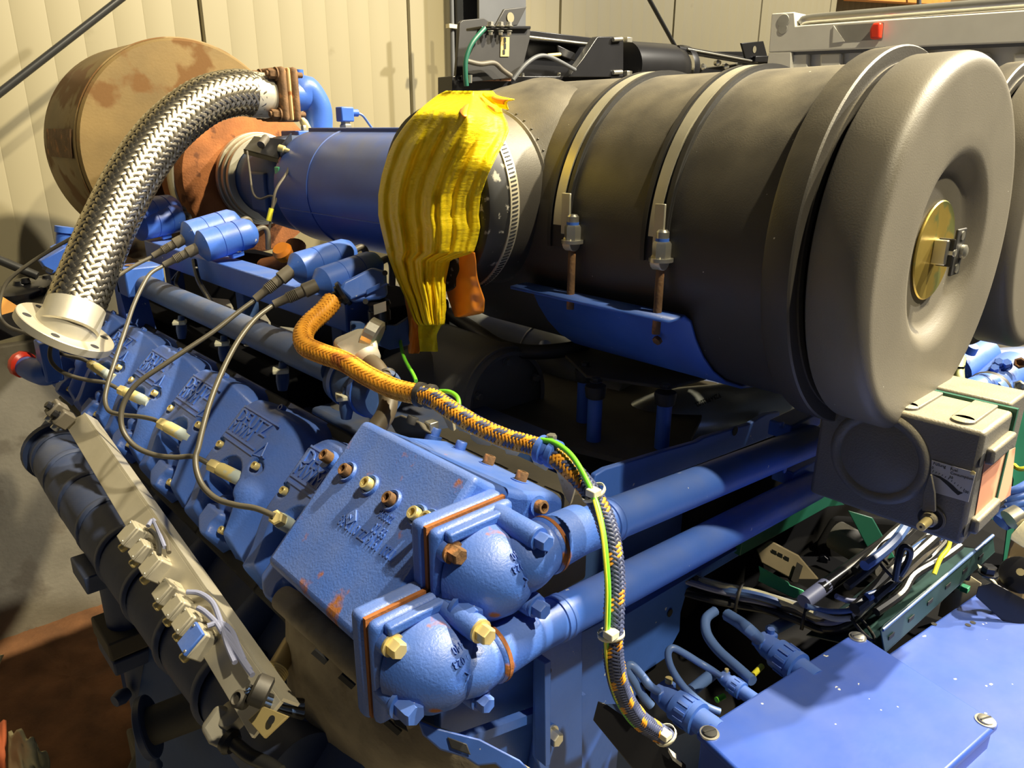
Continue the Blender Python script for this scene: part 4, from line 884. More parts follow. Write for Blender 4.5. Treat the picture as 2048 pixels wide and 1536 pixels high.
for i, (x, y) in enumerate(((640, 1313, ), (694, 1362), (735, 1405), (786, 1454))):
    p = P(x, y, t=.86 - .012 * i - .01); d = (P(x + 14, y + 12, t=.85 - .012 * i) - p)
    ob('lacing_slot', MB().box(p, d.normalized() * .010, V((.3, -.3, .5)).normalized() * .0035, V((-.7, -.6, .2)).normalized() * .002), M_DKG, HB)
# blue slotted bracket at the bottom edge
SBK = thing('slotted_bracket', 'blue slotted bracket with curled edge at the bottom of the picture', 'bracket', P(930, 1530, t=.80))
pts = [(835, 1440), (870, 1455), (960, 1478), (1040, 1520), (1060, 1540), (1010, 1545), (990, 1528), (955, 1532), (930, 1515), (880, 1500), (845, 1470)]
ob('bracket_plate', MB().prism([P(x, y, t=.78) for x, y in pts], ray(950, 1500).normalized() * .006), M_BLUE, SBK, bev=.002)
ob('slot', MB().box(P(918, 1492, t=.778), (P(940, 1500, t=.778) - P(918, 1492, t=.778)) * .9, V((0, .3, .5)).normalized() * .006, ray(918, 1492).normalized() * .001), M_DKG, SBK, bev=.001)
ob('slot', MB().box(P(800, 1448, t=.79), (P(815, 1456, t=.79) - P(800, 1448, t=.79)) * .9, V((0, .3, .5)).normalized() * .005, ray(800, 1448).normalized() * .001), M_DKG, SBK, bev=.001)
# far left fittings at the row's end
RC = thing('red_capped_valve', 'blue pipe fitting with a red cap at the left picture edge', 'fitting', P(60, 750, Y=1.95))
a, b = P(88, 745, Y=1.9), P(40, 728, Y=1.98)
ob('fitting_body', MB().tube([P(105, 742, Y=1.88), a, P(62, 738, Y=1.94), P(52, 733, Y=1.96)], [.028, .030, .026, .024], 24, 5), M_BLUE, RC)
ob('red_cap', MB().lathe(P(52, 731, Y=1.96), b - a, [(0, .024), (.006, .031), (.018, .031), (.026, .026)], 12), M_RED, RC)
ob('side_block', MB().box(P(98, 720, Y=1.88), (.018, 0, 0), (0, .03, 0), (0, 0, .045)), M_BLUE, RC, bev=.004)
FI = thing('filter_pots', 'black round pot covers stacked behind the braided hose at the left edge', 'pot cover', P(60, 620, Y=2.3))
for i, (x, y, r) in enumerate(((85, 590, .085), (50, 572, .07), (92, 566, .07))):
    p = P(x, y, Y=2.3 + .04 * i)
    ob('pot', MB().lathe(p - EZ * .05, EZ + V((-.15, -.1, 0)), [(0, r * .9), (.045, r), (.05, r * .98), (.055, r * .8), (.06, r * .3), (.07, r * .2), (.072, 0)], 36), M_BLKP, FI)
    ob('pot_stud', MB().lathe(p + EZ * .012 - EY * .02, EZ, [(0, .012), (.012, .010), (.014, .006)], 14), M_BLKP, FI)
ob('cord_bar', MB().cyl(P(-20, 512, Y=2.35), P(75, 552, Y=2.3), .012, 12), M_CBLK, label='grey bar sloping behind the black pot covers', cat='bar')
ob('orange_plate', MB().prism([P(3, 592, Y=2.15), P(45, 618, Y=2.15), P(3, 630, Y=2.15), P(-15, 610, Y=2.15)], V((.0, .02, -.004))), mat('orange_board', (.75, .34, .07), .7), label='orange board corner at the left picture edge', cat='board')
ob('shelf_board', MB().prism([P(-30, 635, Y=2.25), P(48, 618, Y=2.25), P(48, 668, Y=2.25), P(-30, 690, Y=2.25)], EY * .06), M_RUB, label='dark board under the orange plate at the left edge', cat='board')
BR2 = thing('far_fitting', 'blue stub with a bolt behind the upper part of the braided hose', 'fitting', P(125, 540, Y=2.2))
ob('stub', MB().lathe(P(126, 520, Y=2.2), EZ + V((.2, 0, 0)), [(0, .03), (.03, .03), (.04, .018), (.07, .018), (.07, .022), (.085, .022)], 20), M_BLUE, BR2)
ob('angle_lug', MB().box(P(112, 520, Y=2.15), (.03, 0, .015), (0, .02, 0), (-.008, 0, .018)), M_BLUE, BR2, bev=.003)
ob('lug_bolt', MB().lathe(P(98, 536, Y=2.13), V((-.6, 0, -.8)), [(0, .012), (.01, .012)], 6), M_RUB, BR2)
# crumpled work glove at the corner
GL = thing('work_glove', 'crumpled orange and pale yellow cloth in the bottom left corner', 'cloth', P(20, 1500, Z=.25))
def glv(u, v, off=0):
    x = -60 + (70 if off == 0 else 160) * u; 
    top = (1455 + 20 * math.sin(u * 4)) if off == 0 else (1462 + 90 * u + 10 * math.sin(u * 22))
    y = top + (1580 - top) * v
    return P(x, y, t=2.0 - .10 * math.sin(PI * v) - .05 * off + .03 * noise.noise(V((u * 4, v * 4, off))))
ob('orange_cloth', MB().grid(lambda u, v: glv(u, v, 0) , 20, 20), M_ORC, GL, solid=.008, sharp=180)
ob('yellow_cloth', MB().grid(lambda u, v: P(20 + (78 * u), 1462 + 60 * u * u + 8 * math.sin(u * 19) + (120) * v, t=2.02 - .08 * math.sin(PI * u) + .02 * noise.noise(V((u * 6, v * 5, 3)))), 24, 20), M_TAN, GL, solid=.008, sharp=180)
ob('dust_sheet_tip', MB().grid(lambda u, v: P(-12 + 18 * u * (1 - .6 * v), 1310 + 24 * v, t=2.3 + .02 * math.sin(u * 5)), 8, 8), M_TAN, GL, solid=.01, sharp=180)
# ================================================================== FRONT PLATE AND BRACKETS
FP = thing('front_plate', 'large dark blue engine front plate under the coolant pipes', 'plate', P(1100, 1530, Y=.60))
poly = [(880, 1395), (1000, 1345), (1240, 1225), (1650, 985), (1655, 1006), (1396, 1161), (1372, 1190), (1362, 1225), (1360, 1262), (1330, 1318), (1290, 1345), (1270, 1400), (1240, 1470), (1230, 1580), (880, 1580)]
ob('plate', MB().prism([P(x, y, Y=.60) for x, y in poly], EY * .014), M_BLUE, FP, bev=.002)
for i, (x, y, r) in enumerate(((1443, 1112, .0085), (1340, 1226, .007))): ob('hole', MB().lathe(P(x, y, Y=.5985), -EY, [(0, r), (.0006, r)], 20), M_DKG, FP)
ob('top_flange', MB().prism([P(1240, 1222, Y=.60), P(1652, 982, Y=.60), P(1652, 982, Y=.60) + V((0, -.012, 0)), P(1240, 1222, Y=.60) + V((0, -.012, 0))], EZ * -.004), M_BLUE, FP)
SA = thing('side_angle', 'blue angle bracket with a steel bolt below the coolant elbows', 'bracket', P(1100, 1530, Y=.55))
q = [P(1075, 1300, Y=.56), P(1165, 1262, Y=.56), P(1165, 1560, Y=.56), P(1090, 1560, Y=.56), P(1072, 1515, Y=.56)]
ob('angle_plate', MB().prism(q, EY * .008), M_BLUE, SA, bev=.0015)
ob('angle_leg', MB().prism([P(1068, 1312, Y=.56), P(1080, 1306, Y=.56), P(1080, 1512, Y=.56), P(1070, 1516, Y=.56)], EY * -.020), M_BLUE, SA, bev=.001)
ob('angle_hole', MB().lathe(P(1095, 1345, Y=.559), -EY, [(0, .007), (.0006, .007)], 18), M_DKG, SA)
ob('angle_bolt', MB().hexh(P(1100, 1468, Y=.558), -EY, .0105, .014), M_STEEL, SA)
ob('guide_tube', MB().cyl(P(1080, 1545, Y=.585), P(1120, 1330, Y=.585), .02, 18), M_BLUE, SA)
ob('stiffener', MB().prism([P(905, 1470, Y=.57), P(1160, 1380, Y=.59), P(1160, 1395, Y=.59), P(905, 1490, Y=.57)], EY * -.012), M_BLUE, FP)
# upper channel behind the coolant pipes
UC = thing('upper_channel', 'long blue channel plate just above the upper coolant pipe', 'channel', P(1360, 930, Y=.60))
poly = [(1178, 1000), (1192, 950), (1212, 938), (1330, 902), (1395, 884), (1410, 875), (1500, 848), (1534, 828), (1560, 824), (1560, 868), (1250, 985), (1200, 1010)]
ob('web', MB().prism([P(x, y, Y=.62) for x, y in poly], EY * .010), M_BLUE, UC, bev=.002)
ob('web_hole', MB().lathe(P(1470, 862, Y=.619), -EY, [(0, .0085), (.0006, .0085)], 18), M_DKG, UC)
for i, (x, y) in enumerate(((1590, 845), (1595, 935))):
    K = thing('pipe_clamp', ['blue pipe clamp block above the upper coolant pipe at the gauge housing', 'blue pipe clamp block between the two coolant pipes at the gauge housing'][i], 'clamp', P(x, y + 15, Y=.53), 'pipe clamp blocks')
    c = P(x, y, Y=.53); ob('clamp_block', MB().box(c, (.052, 0, 0), (0, .02, 0), (0, 0, .013)), M_BLUE, K, bev=.003)
    ob('clamp_bolt', MB().lathe(P(x - 28, y + 4, Y=.509), -EY, [(0, .0055), (.003, .0055), (.004, .003)], 14), M_BLUE, K)

# ================================================================== FILTER STAND
FS = thing('filter_stand', 'blue saddle stand with three short posts under the near air filter', 'stand', P(1250, 900, Z=1.5))
bpz = 1.5
bp_ = [P(778, 792, Z=bpz), P(1040, 866, Z=bpz), P(1290, 928, Z=bpz), P(1340, 922, Z=bpz), P(1384, 896, Z=bpz), P(1382, 876, Z=bpz)]
bp_ += [bp_[-1] + V((.30, .14, 0)), bp_[0] + V((.42, .10, 0))]
ob('base_plate', MB().prism(bp_, EZ * -.012), M_DIRT, FS, bev=.002)
for i, (x, y) in enumerate(((1166, 842), (1187, 880), (1323, 895))):
    p = P(x, y, Z=bpz)
    ob('post', MB().lathe(p, EZ, [(0, .0125), (.078, .0125)], 22), M_BLUE, FS)
    ob('rubber_bush', MB().lathe(p + EZ * .077, EZ, [(0, .014), (.002, .0165), (.018, .0185), (.022, .0175)], 22), M_RUB, FS)
    ob('post_bolt', MB().hexh(p + EZ * .106, EZ, .008, .006), M_RUB, FS)
pz = bpz + .100
pp = [P(1130, 716, Z=pz), P(1172, 757, Z=pz), P(1340, 780, Z=pz), P(1412, 760, Z=pz), P(1420, 750, Z=pz)]
pp += [pp[-1] + V((.16, .10, 0)), pp[0] + V((.16, .05, 0))]
ob('platform', MB().prism(pp, EZ * .006), M_DIRT, FS, bev=.0015)
prof = []
for a in (268, 255, 243, 232, 222, 213, 205):
    a = math.radians(a); prof.append((FX0 + .238 * math.cos(a), 1.857 + .238 * math.sin(a)))
lx, lz = prof[-1]; prof += [(lx - .016, lz + .010), (lx - .050, lz + .008)]
vs = []; n = len(prof); Y0, Y1 = .565, .875
ob('saddle_sheet', MB().add([V((x, y, z)) for x, z in prof for y in (Y0, (Y1 if i < 99 else Y1))], [(2 * k, 2 * k + 1, 2 * k + 3, 2 * k + 2) for k in range(n - 1)]), M_BLUE, FS, solid=.005, sharp=60)
for x, y in ((1317, 678),): ob('saddle_bolt', MB().lathe(P(x, y, X=.862), V((-1, 0, -.6)), [(0, .007), (.006, .007)], 6), M_RUSTB, FS)

# ================================================================== PARTS IN THE SHADE UNDER THE FILTER
PM = thing('charge_plenum', 'dull grey rounded plenum casting under the yellow bag', 'plenum', V((.95, 1.1, 1.42)))
M_PLN = mat('dull_grey_casting', (.13, .13, .125), .6, var=.12, dust=((.18, .17, .15), .5), bump=.2)
pc = P(1012, 800, t=1.42)
ob('plenum_pipe', MB().lathe(V((pc.x, 0, pc.z + .0)), EY, [(pc.y, .0), (pc.y, .098), (pc.y + .004, .104), (pc.y + .5, .112), (pc.y + .6, .09)], 56, caps=False), M_PLN, PM, sharp=50)
ob('end_ring', MB().lathe(V((pc.x, 0, pc.z)), EY, [(pc.y - .006, .088), (pc.y - .008, .096), (pc.y + .012, .106), (pc.y + .03, .107)], 56, caps=False), M_PLN, PM)
for a in (.4, 1.6, 2.8, 4.0, 5.2): ob('ring_bolt', MB().hexh(V((pc.x + .078 * math.cos(a), pc.y - .004, pc.z + .078 * math.sin(a))), -EY, .007, .008), M_PLN, PM)
ob('side_branch', MB().tube([V((pc.x - .02, pc.y + .16, pc.z)), V((pc.x - .13, pc.y + .17, pc.z - .01)), V((pc.x - .24, pc.y + .17, pc.z - .06))], [.09, .08, .07], 28, 5), M_PLN, PM)
GP = thing('grey_wrapped_pipe', 'pale grey wrapped pipe running behind the filter stand', 'pipe', P(1100, 720, t=1.75))
ob('pipe', MB().tube([P(880, 640, t=1.95), P(960, 655, t=1.85), P(1060, 690, t=1.75), P(1160, 745, t=1.65), P(1260, 790, t=1.58)], .060, 28, 5), M_FOIL, GP)
for x, y, t in ((965, 657, 1.845), (1078, 698, 1.733)): ob('wrap_band', MB().lathe(P(x, y, t=t), P(x + 60, y + 26, t=t - .08) - P(x, y, t=t), [(0, .0615), (.003, .0625), (.006, .0615)], 28, caps=False), M_FOIL, GP)
ob('pipe_strut', MB().cyl(P(1090, 705, t=1.60), P(1090, 690, t=1.62), .014, 14), M_BLUE, GP)
ob('black_hose', MB().tube([P(900, 628, t=1.6), P(950, 660, t=1.52), P(1000, 692, t=1.45), P(1060, 704, t=1.42), P(1130, 700, t=1.42), P(1170, 690, t=1.44)], .0145, 14, 6), M_RUB, label='black rubber hose curving in front of the grey wrapped pipe', cat='hose')
FOI = thing('printed_pipe', 'shiny grey pipe with black printed numbers under the air filter', 'pipe', P(1430, 840, t=1.42))
fa, fb_ = P(1270, 850, t=1.50), P(1570, 790, t=1.52)
fpts = [P(1240, 880, t=1.48), P(1330, 838, t=1.46), P(1440, 824, t=1.46), P(1540, 806, t=1.50), P(1620, 790, t=1.55)]
ob('pipe', MB().tube(fpts, [.055, .056, .056, .056, .055], 32, 6), mat('grey_foil_sleeve', (.34, .37, .37), .32, metal=.55, bump=.35, bscale=30), FOI)
tp = P(1436, 790, t=1.402); ux = (P(1382, 812, t=1.402) - tp).normalized(); nn = (CAM - tp).normalized(); uy = nn.cross(ux).normalized()
nn2 = (nn * .55 + EZ * .8).normalized(); uy = nn2.cross(ux).normalized()
ob('print', text_mb('PZR4 PR22-22', P(1438, 787, t=1.404), ux, uy, .0150, .0012, xs=.55), M_INK, FOI, kind='stuff')
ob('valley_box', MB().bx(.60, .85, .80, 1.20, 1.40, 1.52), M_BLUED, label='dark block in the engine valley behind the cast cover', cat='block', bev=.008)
# toothed gasket strip between the cast cover and the base plate
TG = thing('gasket_strip', 'cream torn gasket strip sticking out above the cast cover', 'gasket', P(1000, 890, X=.64))
for i, pl_ in enumerate((((885, 832), (905, 845), (908, 862), (898, 858), (890, 842)), ((915, 850), (928, 852), (930, 862), (918, 862)), ((940, 868), (985, 880), (980, 892), (955, 888), (942, 878)), ((1008, 890), (1040, 898), (1034, 912), (1012, 908)), ((1058, 905), (1100, 925), (1092, 942), (1068, 928)), ((1112, 940), (1150, 975), (1140, 1010), (1128, 990)))):
    ob('gasket_tab', MB().prism([P(x, y, X=.645) for x, y in pl_], V((.004, .0, .002))), mat('cream_gasket', (.62, .55, .38), .8, spots=((.3, .2, .08), 30, .6)), TG)
ob('ledge_box', MB().prism(xz([(.625, 1.555), (.70, 1.545), (.70, 1.40), (.60, 1.40)], .60), EY * .30), M_DIRT, label='dark dusty strip behind the ledge of the cast cover', cat='block', bev=.006)
ob('small_cube', MB().box(P(863, 851, X=.62), (.008, 0, 0), (0, .008, 0), (0, 0, .007)), M_STEEL, label='tiny bare metal block on the cast cover ledge', cat='block', bev=.0015)
HC = thing('dark_lug', 'dark end lug with a bolt behind the cast cover corner', 'lug', P(815, 850, X=.60))
ob('lug', MB().prism([P(775, 838, X=.60), P(800, 828, X=.60), P(838, 842, X=.60), P(850, 862, X=.60), P(790, 866, X=.60)], V((.03, 0, -.02))), M_DIRT, HC, bev=.004)
ob('lug_bolt', MB().sock(P(822, 848, X=.597), LN, .009, .012), M_DKG, HC)

# ================================================================== SOLENOID, PLUG, ORANGE CONDUIT
SO = thing('solenoid_box', 'bright blue wedge-shaped solenoid housing beside the nearest coil', 'solenoid', P(725, 615, t=1.24))
so = lambda x, y, d=0.0: P(x, y, t=1.235 + d)
top = [so(676, 578), so(690, 562), so(745, 534, .03), so(773, 543, .03), so(776, 592, 0), so(758, 600), so(705, 606)]
ob('housing', MB().prism(top, ray(725, 570).normalized() * .055), M_BLUE, SO, bev=.006, seg=3)
ob('name_rib', MB().box(so(747, 578, -.004), (so(762, 571, -.004) - so(734, 585, -.004)) / 2, V((0, 0, .0045)), V((-.5, -.5, .2)) * .003), M_BLUE, SO, bev=.001)
ob('rib_line', MB().tube([so(702, 597, -.003), so(730, 586, -.004), so(775, 567, -.003)], .0015, 6, 2), M_BLUE, SO)
for x, y in ((770, 546), (731, 603)): ob('screw_hole', MB().lathe(so(x, y, -.006), -ray(x, y), [(0, .0045), (.002, .0045)], 12), M_DKG, SO)
g0, g1 = so(690, 585, .01), so(664, 601, .01)
ob('gland', MB().lathe(g0, g1 - g0, [(0, .022), (.006, .022), (.007, .018), (.011, .018), (.012, .012), (.036, .011)], 22), M_BLKP, SO)
ob('gland_stem', MB().lathe(g0 + (g1 - g0).normalized() * .014, g1 - g0, [(0, .0115), (.030, .0115)], 18), M_STEEL, SO)
v0 = so(757, 600, .02)
ob('valve_stem', MB().lathe(v0, -EZ, [(0, .018), (.006, .020), (.010, .017), (.016, .017), (.018, .019), (.034, .019), (.036, .014), (.05, .014)], 24), M_BLKP, SO)
ob('type_plate', MB().box(so(760, 616, -.006), (so(773, 611, -.006) - so(748, 619, -.006)) / 2, V((0, 0, .0085)), ray(760, 616).normalized() * .0006), M_STEEL, SO)
ob('mount_block', MB().prism([so(700, 640, .03), so(790, 650, .03), so(820, 630, .08), so(820, 690, .08), so(780, 700, .03), so(700, 672, .03)], ray(760, 660).normalized() * .05), M_BLUED, SO, bev=.004)
MP = thing('metal_plug', 'worn grey die-cast round plug with a dark rubber cable', 'connector', P(720, 735, t=1.12))
m0, m1 = P(678, 688, t=1.13), P(748, 668, t=1.15)
ob('plug_body', MB().prism([P(664, 679, t=1.12), P(720, 655, t=1.13), P(744, 662, t=1.13), P(758, 690, t=1.12), P(752, 728, t=1.10), P(720, 728, t=1.10), P(690, 718, t=1.11), P(668, 696, t=1.12)], ray(710, 690).normalized() * .05), M_BOX, MP, bev=.008, seg=3)
ob('knurled_ring', MB().lathe(P(730, 664, t=1.14), P(758, 678, t=1.14) - P(730, 664, t=1.14), [(0, .020), (.003, .027), (.020, .027), (.023, .022)], 26), M_STEEL, MP, sharp=10)
ob('outlet_ring', MB().lathe(P(731, 716, t=1.105), P(745, 735, t=1.095) - P(731, 716, t=1.105), [(0, .023), (.008, .021), (.012, .016)], 26), M_BOX, MP)
ob('plug_cable', MB().tube([P(733, 720, t=1.10), P(752, 735, t=1.085), P(768, 762, t=1.07), P(777, 800, t=1.05), P(770, 830, t=1.03), P(752, 858, t=1.01), P(745, 880, t=1.0)], .0135, 16, 6), mat('brown_rubber_cable', (.10, .078, .05), .5), MP)
ob('cable_ring', MB().lathe(P(771, 748, t=1.078), P(776, 765, t=1.07) - P(771, 748, t=1.078), [(0, .0145), (.004, .0145)], 18, caps=False), M_RUB, MP)
c1_ = [(664, 603, 1.24), (648, 622, 1.22), (622, 645, 1.19), (607, 668, 1.16), (612, 692, 1.13), (645, 708, 1.10), (690, 724, 1.07), (735, 752, 1.04), (790, 778, 1.01), (838, 789, .98)]
c2_ = [(838, 789, .98), (868, 797, .96), (905, 822, .935), (955, 852, .91), (1010, 876, .885), (1060, 890, .86), (1092, 902, .84), (1122, 922, .82), (1160, 958, .80)]
c3_ = [(1160, 958, .80), (1192, 1000, .785), (1214, 1050, .775), (1226, 1110, .765), (1230, 1170, .76), (1228, 1230, .755), (1226, 1290, .76), (1232, 1345, .775), (1248, 1395, .80), (1280, 1440, .83), (1332, 1474, .87)]
OC = thing('braided_conduit', 'orange braided conduit winding over the cast cover down to the blue enclosure', 'conduit', P(1300, 1470, t=.85))
A_ = [P(x, y, t=t) for x, y, t in c1_]; B_ = [P(x, y, t=t) for x, y, t in c2_]; C_ = [P(x, y, t=t) for x, y, t in c3_]
M_BRB = mat('blue_black_braid', (.06, .075, .16), .5, var=.4, vscale=80)
ra_ = lambda t: .0155 - .003 * t
ob('conduit_core', MB().tube(A_, [.0150, .0150, .0150, .0148, .0145, .0140, .0135, .0130, .0125, .0120], 16, 6), M_COND, OC)
ob('conduit_braid', MB().braid(A_, lambda t: .0152 - .003 * t, 12, 4.2, .0068, .0012, k=8), M_COND, OC, kind='stuff', sharp=60)
ob('conduit_core', MB().tube(B_, [.0115, .011, .0105, .0105, .010, .010, .0098, .0096, .0094], 14, 6), M_COND, OC)
ob('conduit_braid', MB().braid(B_, lambda t: .0112 - .0016 * t, 10, 5.0, .0056, .0011, k=8, sel=lambda d, q: d == 1 or q % 5 < 2), M_COND, OC, kind='stuff', sharp=60)
ob('conduit_weft', MB().braid(B_, lambda t: .0114 - .0016 * t, 10, 5.0, .0056, .0011, k=8, sel=lambda d, q: d == -1 and q % 5 >= 2), M_BRB, OC, kind='stuff', sharp=60)
ob('conduit_core', MB().tube(C_, .0090, 14, 6), M_BRB, OC)
ob('conduit_weft', MB().braid(C_, .0094, 10, 8.5, .0052, .0011, k=8, sel=lambda d, q: not (d == 1 and q < 3)), M_BRB, OC, kind='stuff', sharp=60)
ob('conduit_fleck', MB().braid(C_, .0096, 10, 8.5, .0054, .0012, k=8, sel=lambda d, q: d == 1 and q < 3), M_COND, OC, kind='stuff', sharp=60)
for (x, y, t, dx, dy) in ((840, 789, .98, 30, 6), (1085, 899, .842, 24, 10)):
    p = P(x, y, t=t); d = (P(x + dx, y + dy, t=t - .01) - p)
    ob('clamp_collar', MB().lathe(p - d.normalized() * .006, d, [(0, .0120), (.003, .0165), (.010, .0165), (.011, .0135), (.018, .0135), (.019, .0165), (.026, .0165), (.029, .012)], 20), M_RUB if x < 900 else M_BLUE, OC)
ob('collar_bolt', MB().hexh(P(1103, 885, t=.835), EZ, .006, .008), M_STEEL, OC)
GW = lead('earth_wire', 'bright green and yellow earth wire tied along the blue braided conduit', [(1082, 880), (1110, 886), (1140, 908), (1165, 945), (1190, 1000), (1205, 1060), (1212, 1120), (1216, 1180), (1215, 1240), (1214, 1300), (1222, 1360), (1238, 1405), (1265, 1445), (1300, 1465), (1335, 1472)], .835, .86, r=.0032, m=M_GY, cat='wire', group=None, bulge=.112)
ob('earth_stripe', MB().tube([P(x - 2.5, y, t=.835 + .025 * f - .112 * math.sin(PI * f) - .0035) for x, y, f in ((1190, 1000, .25), (1205, 1060, .335), (1212, 1120, .42), (1216, 1180, .50), (1215, 1240, .58), (1214, 1300, .665), (1222, 1360, .75), (1238, 1405, .82))], .0014, 6, 6), M_YW, GW)
for i, (x, y, t) in enumerate(((1187, 985, .775), (1222, 1268, .748), (1330, 1470, .85))):
    p = P(x, y, t=t); d = V((0, -.2, -1)) if i == 1 else V((.4, -.3, -.8))
    K = thing('cable_tie', ['white cable tie high on the green and yellow wire', 'white cable tie halfway down the hanging braided conduit', 'white cable tie end beside the blue plug at the enclosure'][i], 'cable tie', p, 'white cable ties')
    ob('tie_band', MB().lathe(p - d.normalized() * .002 + ray(x, y).normalized() * .008, d, [(0, .0135), (.004, .0135)], 18, caps=False), M_TIE, K, solid=.001)
    ob('tie_head', MB().box(p - ray(x, y).normalized() * .006, V((.006, 0, 0)), V((0, .006, 0)), V((0, 0, .004))), M_TIE, K, bev=.001)
lead('earth_wire', 'thin green wire curving over the dark plenum', [(800, 680), (808, 715), (826, 748), (832, 762)], 1.3, 1.12, r=.003, m=M_GY, cat='wire', group=None)
lead('earth_wire', 'short green wire standing up beside the braided conduit', [(862, 785), (895, 783), (915, 795), (918, 818)], .99, .95, r=.003, m=M_GY, cat='wire', group=None)
# ================================================================== GAUGE HOUSING (FUEL RACK ACTUATOR)
GX = 1.0
G = thing('actuator_housing', 'grey cast actuator housing with a fuel gauge plate under the filter lid', 'actuator', V((1.05, .33, 1.497)))
def PG(x, y, o=0.0): return P(x, y, X=GX - o)
ob('housing_body', MB().bx(GX, 1.115, .229, .434, 1.497, 1.655), M_GAUGE, G, bev=.006, seg=3)
ob('gasket_edge', MB().bx(1.115, 1.122, .226, .437, 1.494, 1.658), M_GREEN, G)
ob('rear_cover', MB().bx(1.122, 1.20, .235, .430, 1.50, 1.662), M_GAUGE, G, bev=.004)
gc = PG(1757, 915); gr = (PG(1856, 921) - gc).length
ob('round_boss', MB().lathe(gc, -EX, [(-.003, gr + .006), (.004, gr + .001), (.0055, gr - .003), (.0045, gr - .008), (.0005, gr - .0115), (.0005, gr - .013), (.0025, gr - .016), (.0030, 0)], 72, caps=False), M_GAUGE, G, sharp=40)
sh = PG(1862, 1036)
ob('shaft_seat', MB().lathe(sh, -EX, [(-.002, .0185), (.0025, .018), (.003, .0155), (.0005, .0150), (.0005, 0)], 36, caps=False), M_GAUGE, G, sharp=30)
ob('seat_shadow_ring', MB().lathe(sh, -EX, [(.0006, .0148), (.0010, .0148), (.0010, .0105)], 36, caps=False), M_DKG, G)
ob('shaft_hub', MB().lathe(sh, -EX, [(.0, .0100), (.010, .0095), (.012, .0075)], 28), M_GAUGE, G)
ob('shaft', MB().lathe(sh, -EX, [(.008, .0062), (.034, .0060), (.035, .0055)], 24), M_BRASS, G)
ob('shaft_bore', MB().lathe(sh, -EX, [(.0352, .0018), (.0355, .0018)], 12), M_DKG, G)
lv = [PG(1846, 1020, .009), PG(1848, 985, .009), PG(1861, 948, .009), PG(1865, 948, .009), PG(1872, 985, .009), PG(1873, 1022, .009)]
ob('pointer_lever', MB().prism(lv, -EX * .004), M_GAUGE, G, bev=.001)
lp = [PG(1864, 920, .0006), PG(1952, 945, .0006), PG(1937, 1004, .0006), PG(1868, 984, .0006), PG(1862, 950, .0006)]
gp = ob('scale_plate', MB().prism(lp, -EX * .0012), M_LABW, G, label='grey gauge scale plate')
arc_o = [(1863, 948), (1880, 952.5), (1894, 961), (1906, 971), (1917, 982), (1926, 986)]; arc_i = [(1916, 990.5), (1906, 982), (1894, 970), (1880, 957.5)]
ob('scale_wedge', MB().prism([PG(x, y, .0019) for x, y in arc_o + arc_i], -EX * .0003), M_INK, gp)
for txt, x, y, s_ in (('Füllung', 1866, 929, .0058), ('Fuel', 1900, 940, .0058), ('Consumption', 1900, 947.5, .0052), ('0', 1863, 937, .005), ('50', 1898, 956, .005), ('100', 1925, 984, .005)):
    ob('scale_text', text_mb(txt, PG(x, y, .0019), -EY, EZ, s_, .0003, xs=.92), M_INK, gp, kind='stuff')
for i in range(11):
    t = i / 10; x = 1864 + 62 * t; y = 947 + 37 * t ** 1.35; a = PG(x + 1, y - 2.5, .0019); b = PG(x + 3.2, y - (6.5 if i % 5 == 0 else 4.8), .0019)
    ob('scale_tick', MB().tube([a, b], .00035, 5, 1), M_INK, gp)
ob('plate_screw', MB().lathe(PG(1946, 946, .0018), -EX, [(0, .003), (.0014, .003), (.002, .002)], 12), M_BRASS, G)
for i, (y0, x0) in enumerate(((.262, 1.012), (.330, 1.012), (.395, 1.012))):
    ob('top_rib', MB().lathe(V((x0 + .012, y0, 1.654)), EZ, [(0, .0145), (.004, .0140), (.005, .012)], 24), M_GAUGE, G)
    ob('top_rib_bar', MB().bx(x0 + .012, 1.112, y0 - .0145, y0 + .0145, 1.654, 1.659), M_GAUGE, G, bev=.0015)
ob('side_label', MB().prism([P(1969, 922, Y=.2285), P(2030, 895, Y=.2285), P(2020, 990, Y=.2285), P(1948, 1042, Y=.2285)], -EY * .0006), mat('faded_red_label', (.75, .33, .20), .6, spots=((.78, .48, .28), 12, .5)), G, label='faded red and orange side label')
for z in (1.618, 1.520):
    ob('side_rib', MB().bx(1.020, 1.112, .219, .231, z - .011, z + .011), M_GAUGE, G, bev=.004, seg=3)
    ob('rib_socket', MB().lathe(V((1.010, .2295, z - .002)), -EY, [(0, .0095), (.0008, .0095)], 18), M_DKG, G)
# bottom strut and dark drive parts behind the gauge
GS = thing('green_strut', 'dark green diagonal strut below the gauge housing', 'strut', P(1730, 1120, t=1.45))
ob('strut_bar', MB().prism([P(1695, 1020, t=1.42), P(1745, 1035, t=1.42), P(1790, 1115, t=1.42), P(1750, 1125, t=1.42)], ray(1740, 1070).normalized() * .02), M_GREEN, GS, bev=.002)
GR = thing('green_rail', 'dark green frame rail under the lower coolant pipe', 'rail', P(1560, 1100, t=1.2))
ob('rail_face', MB().prism([P(1490, 1050, Y=.58), P(1640, 975, Y=.58), P(1690, 1010, Y=.58), P(1655, 1014, Y=.58), P(1480, 1112, Y=.58)], EY * .012), M_GREEN, GR, bev=.001)
DU = thing('dark_drum_unit', 'dark round unit with a grey pipe in the shade under the gauge housing', 'drive unit', P(1700, 1150, t=1.6))
ob('unit_case', MB().prism([P(1632, 1085, t=1.55), P(1665, 1030, t=1.55), P(1800, 1040, t=1.55), P(1820, 1130, t=1.55), P(1690, 1180, t=1.55), P(1640, 1150, t=1.55)], ray(1700, 1100).normalized() * .12), M_MATT, DU, bev=.012, seg=3)
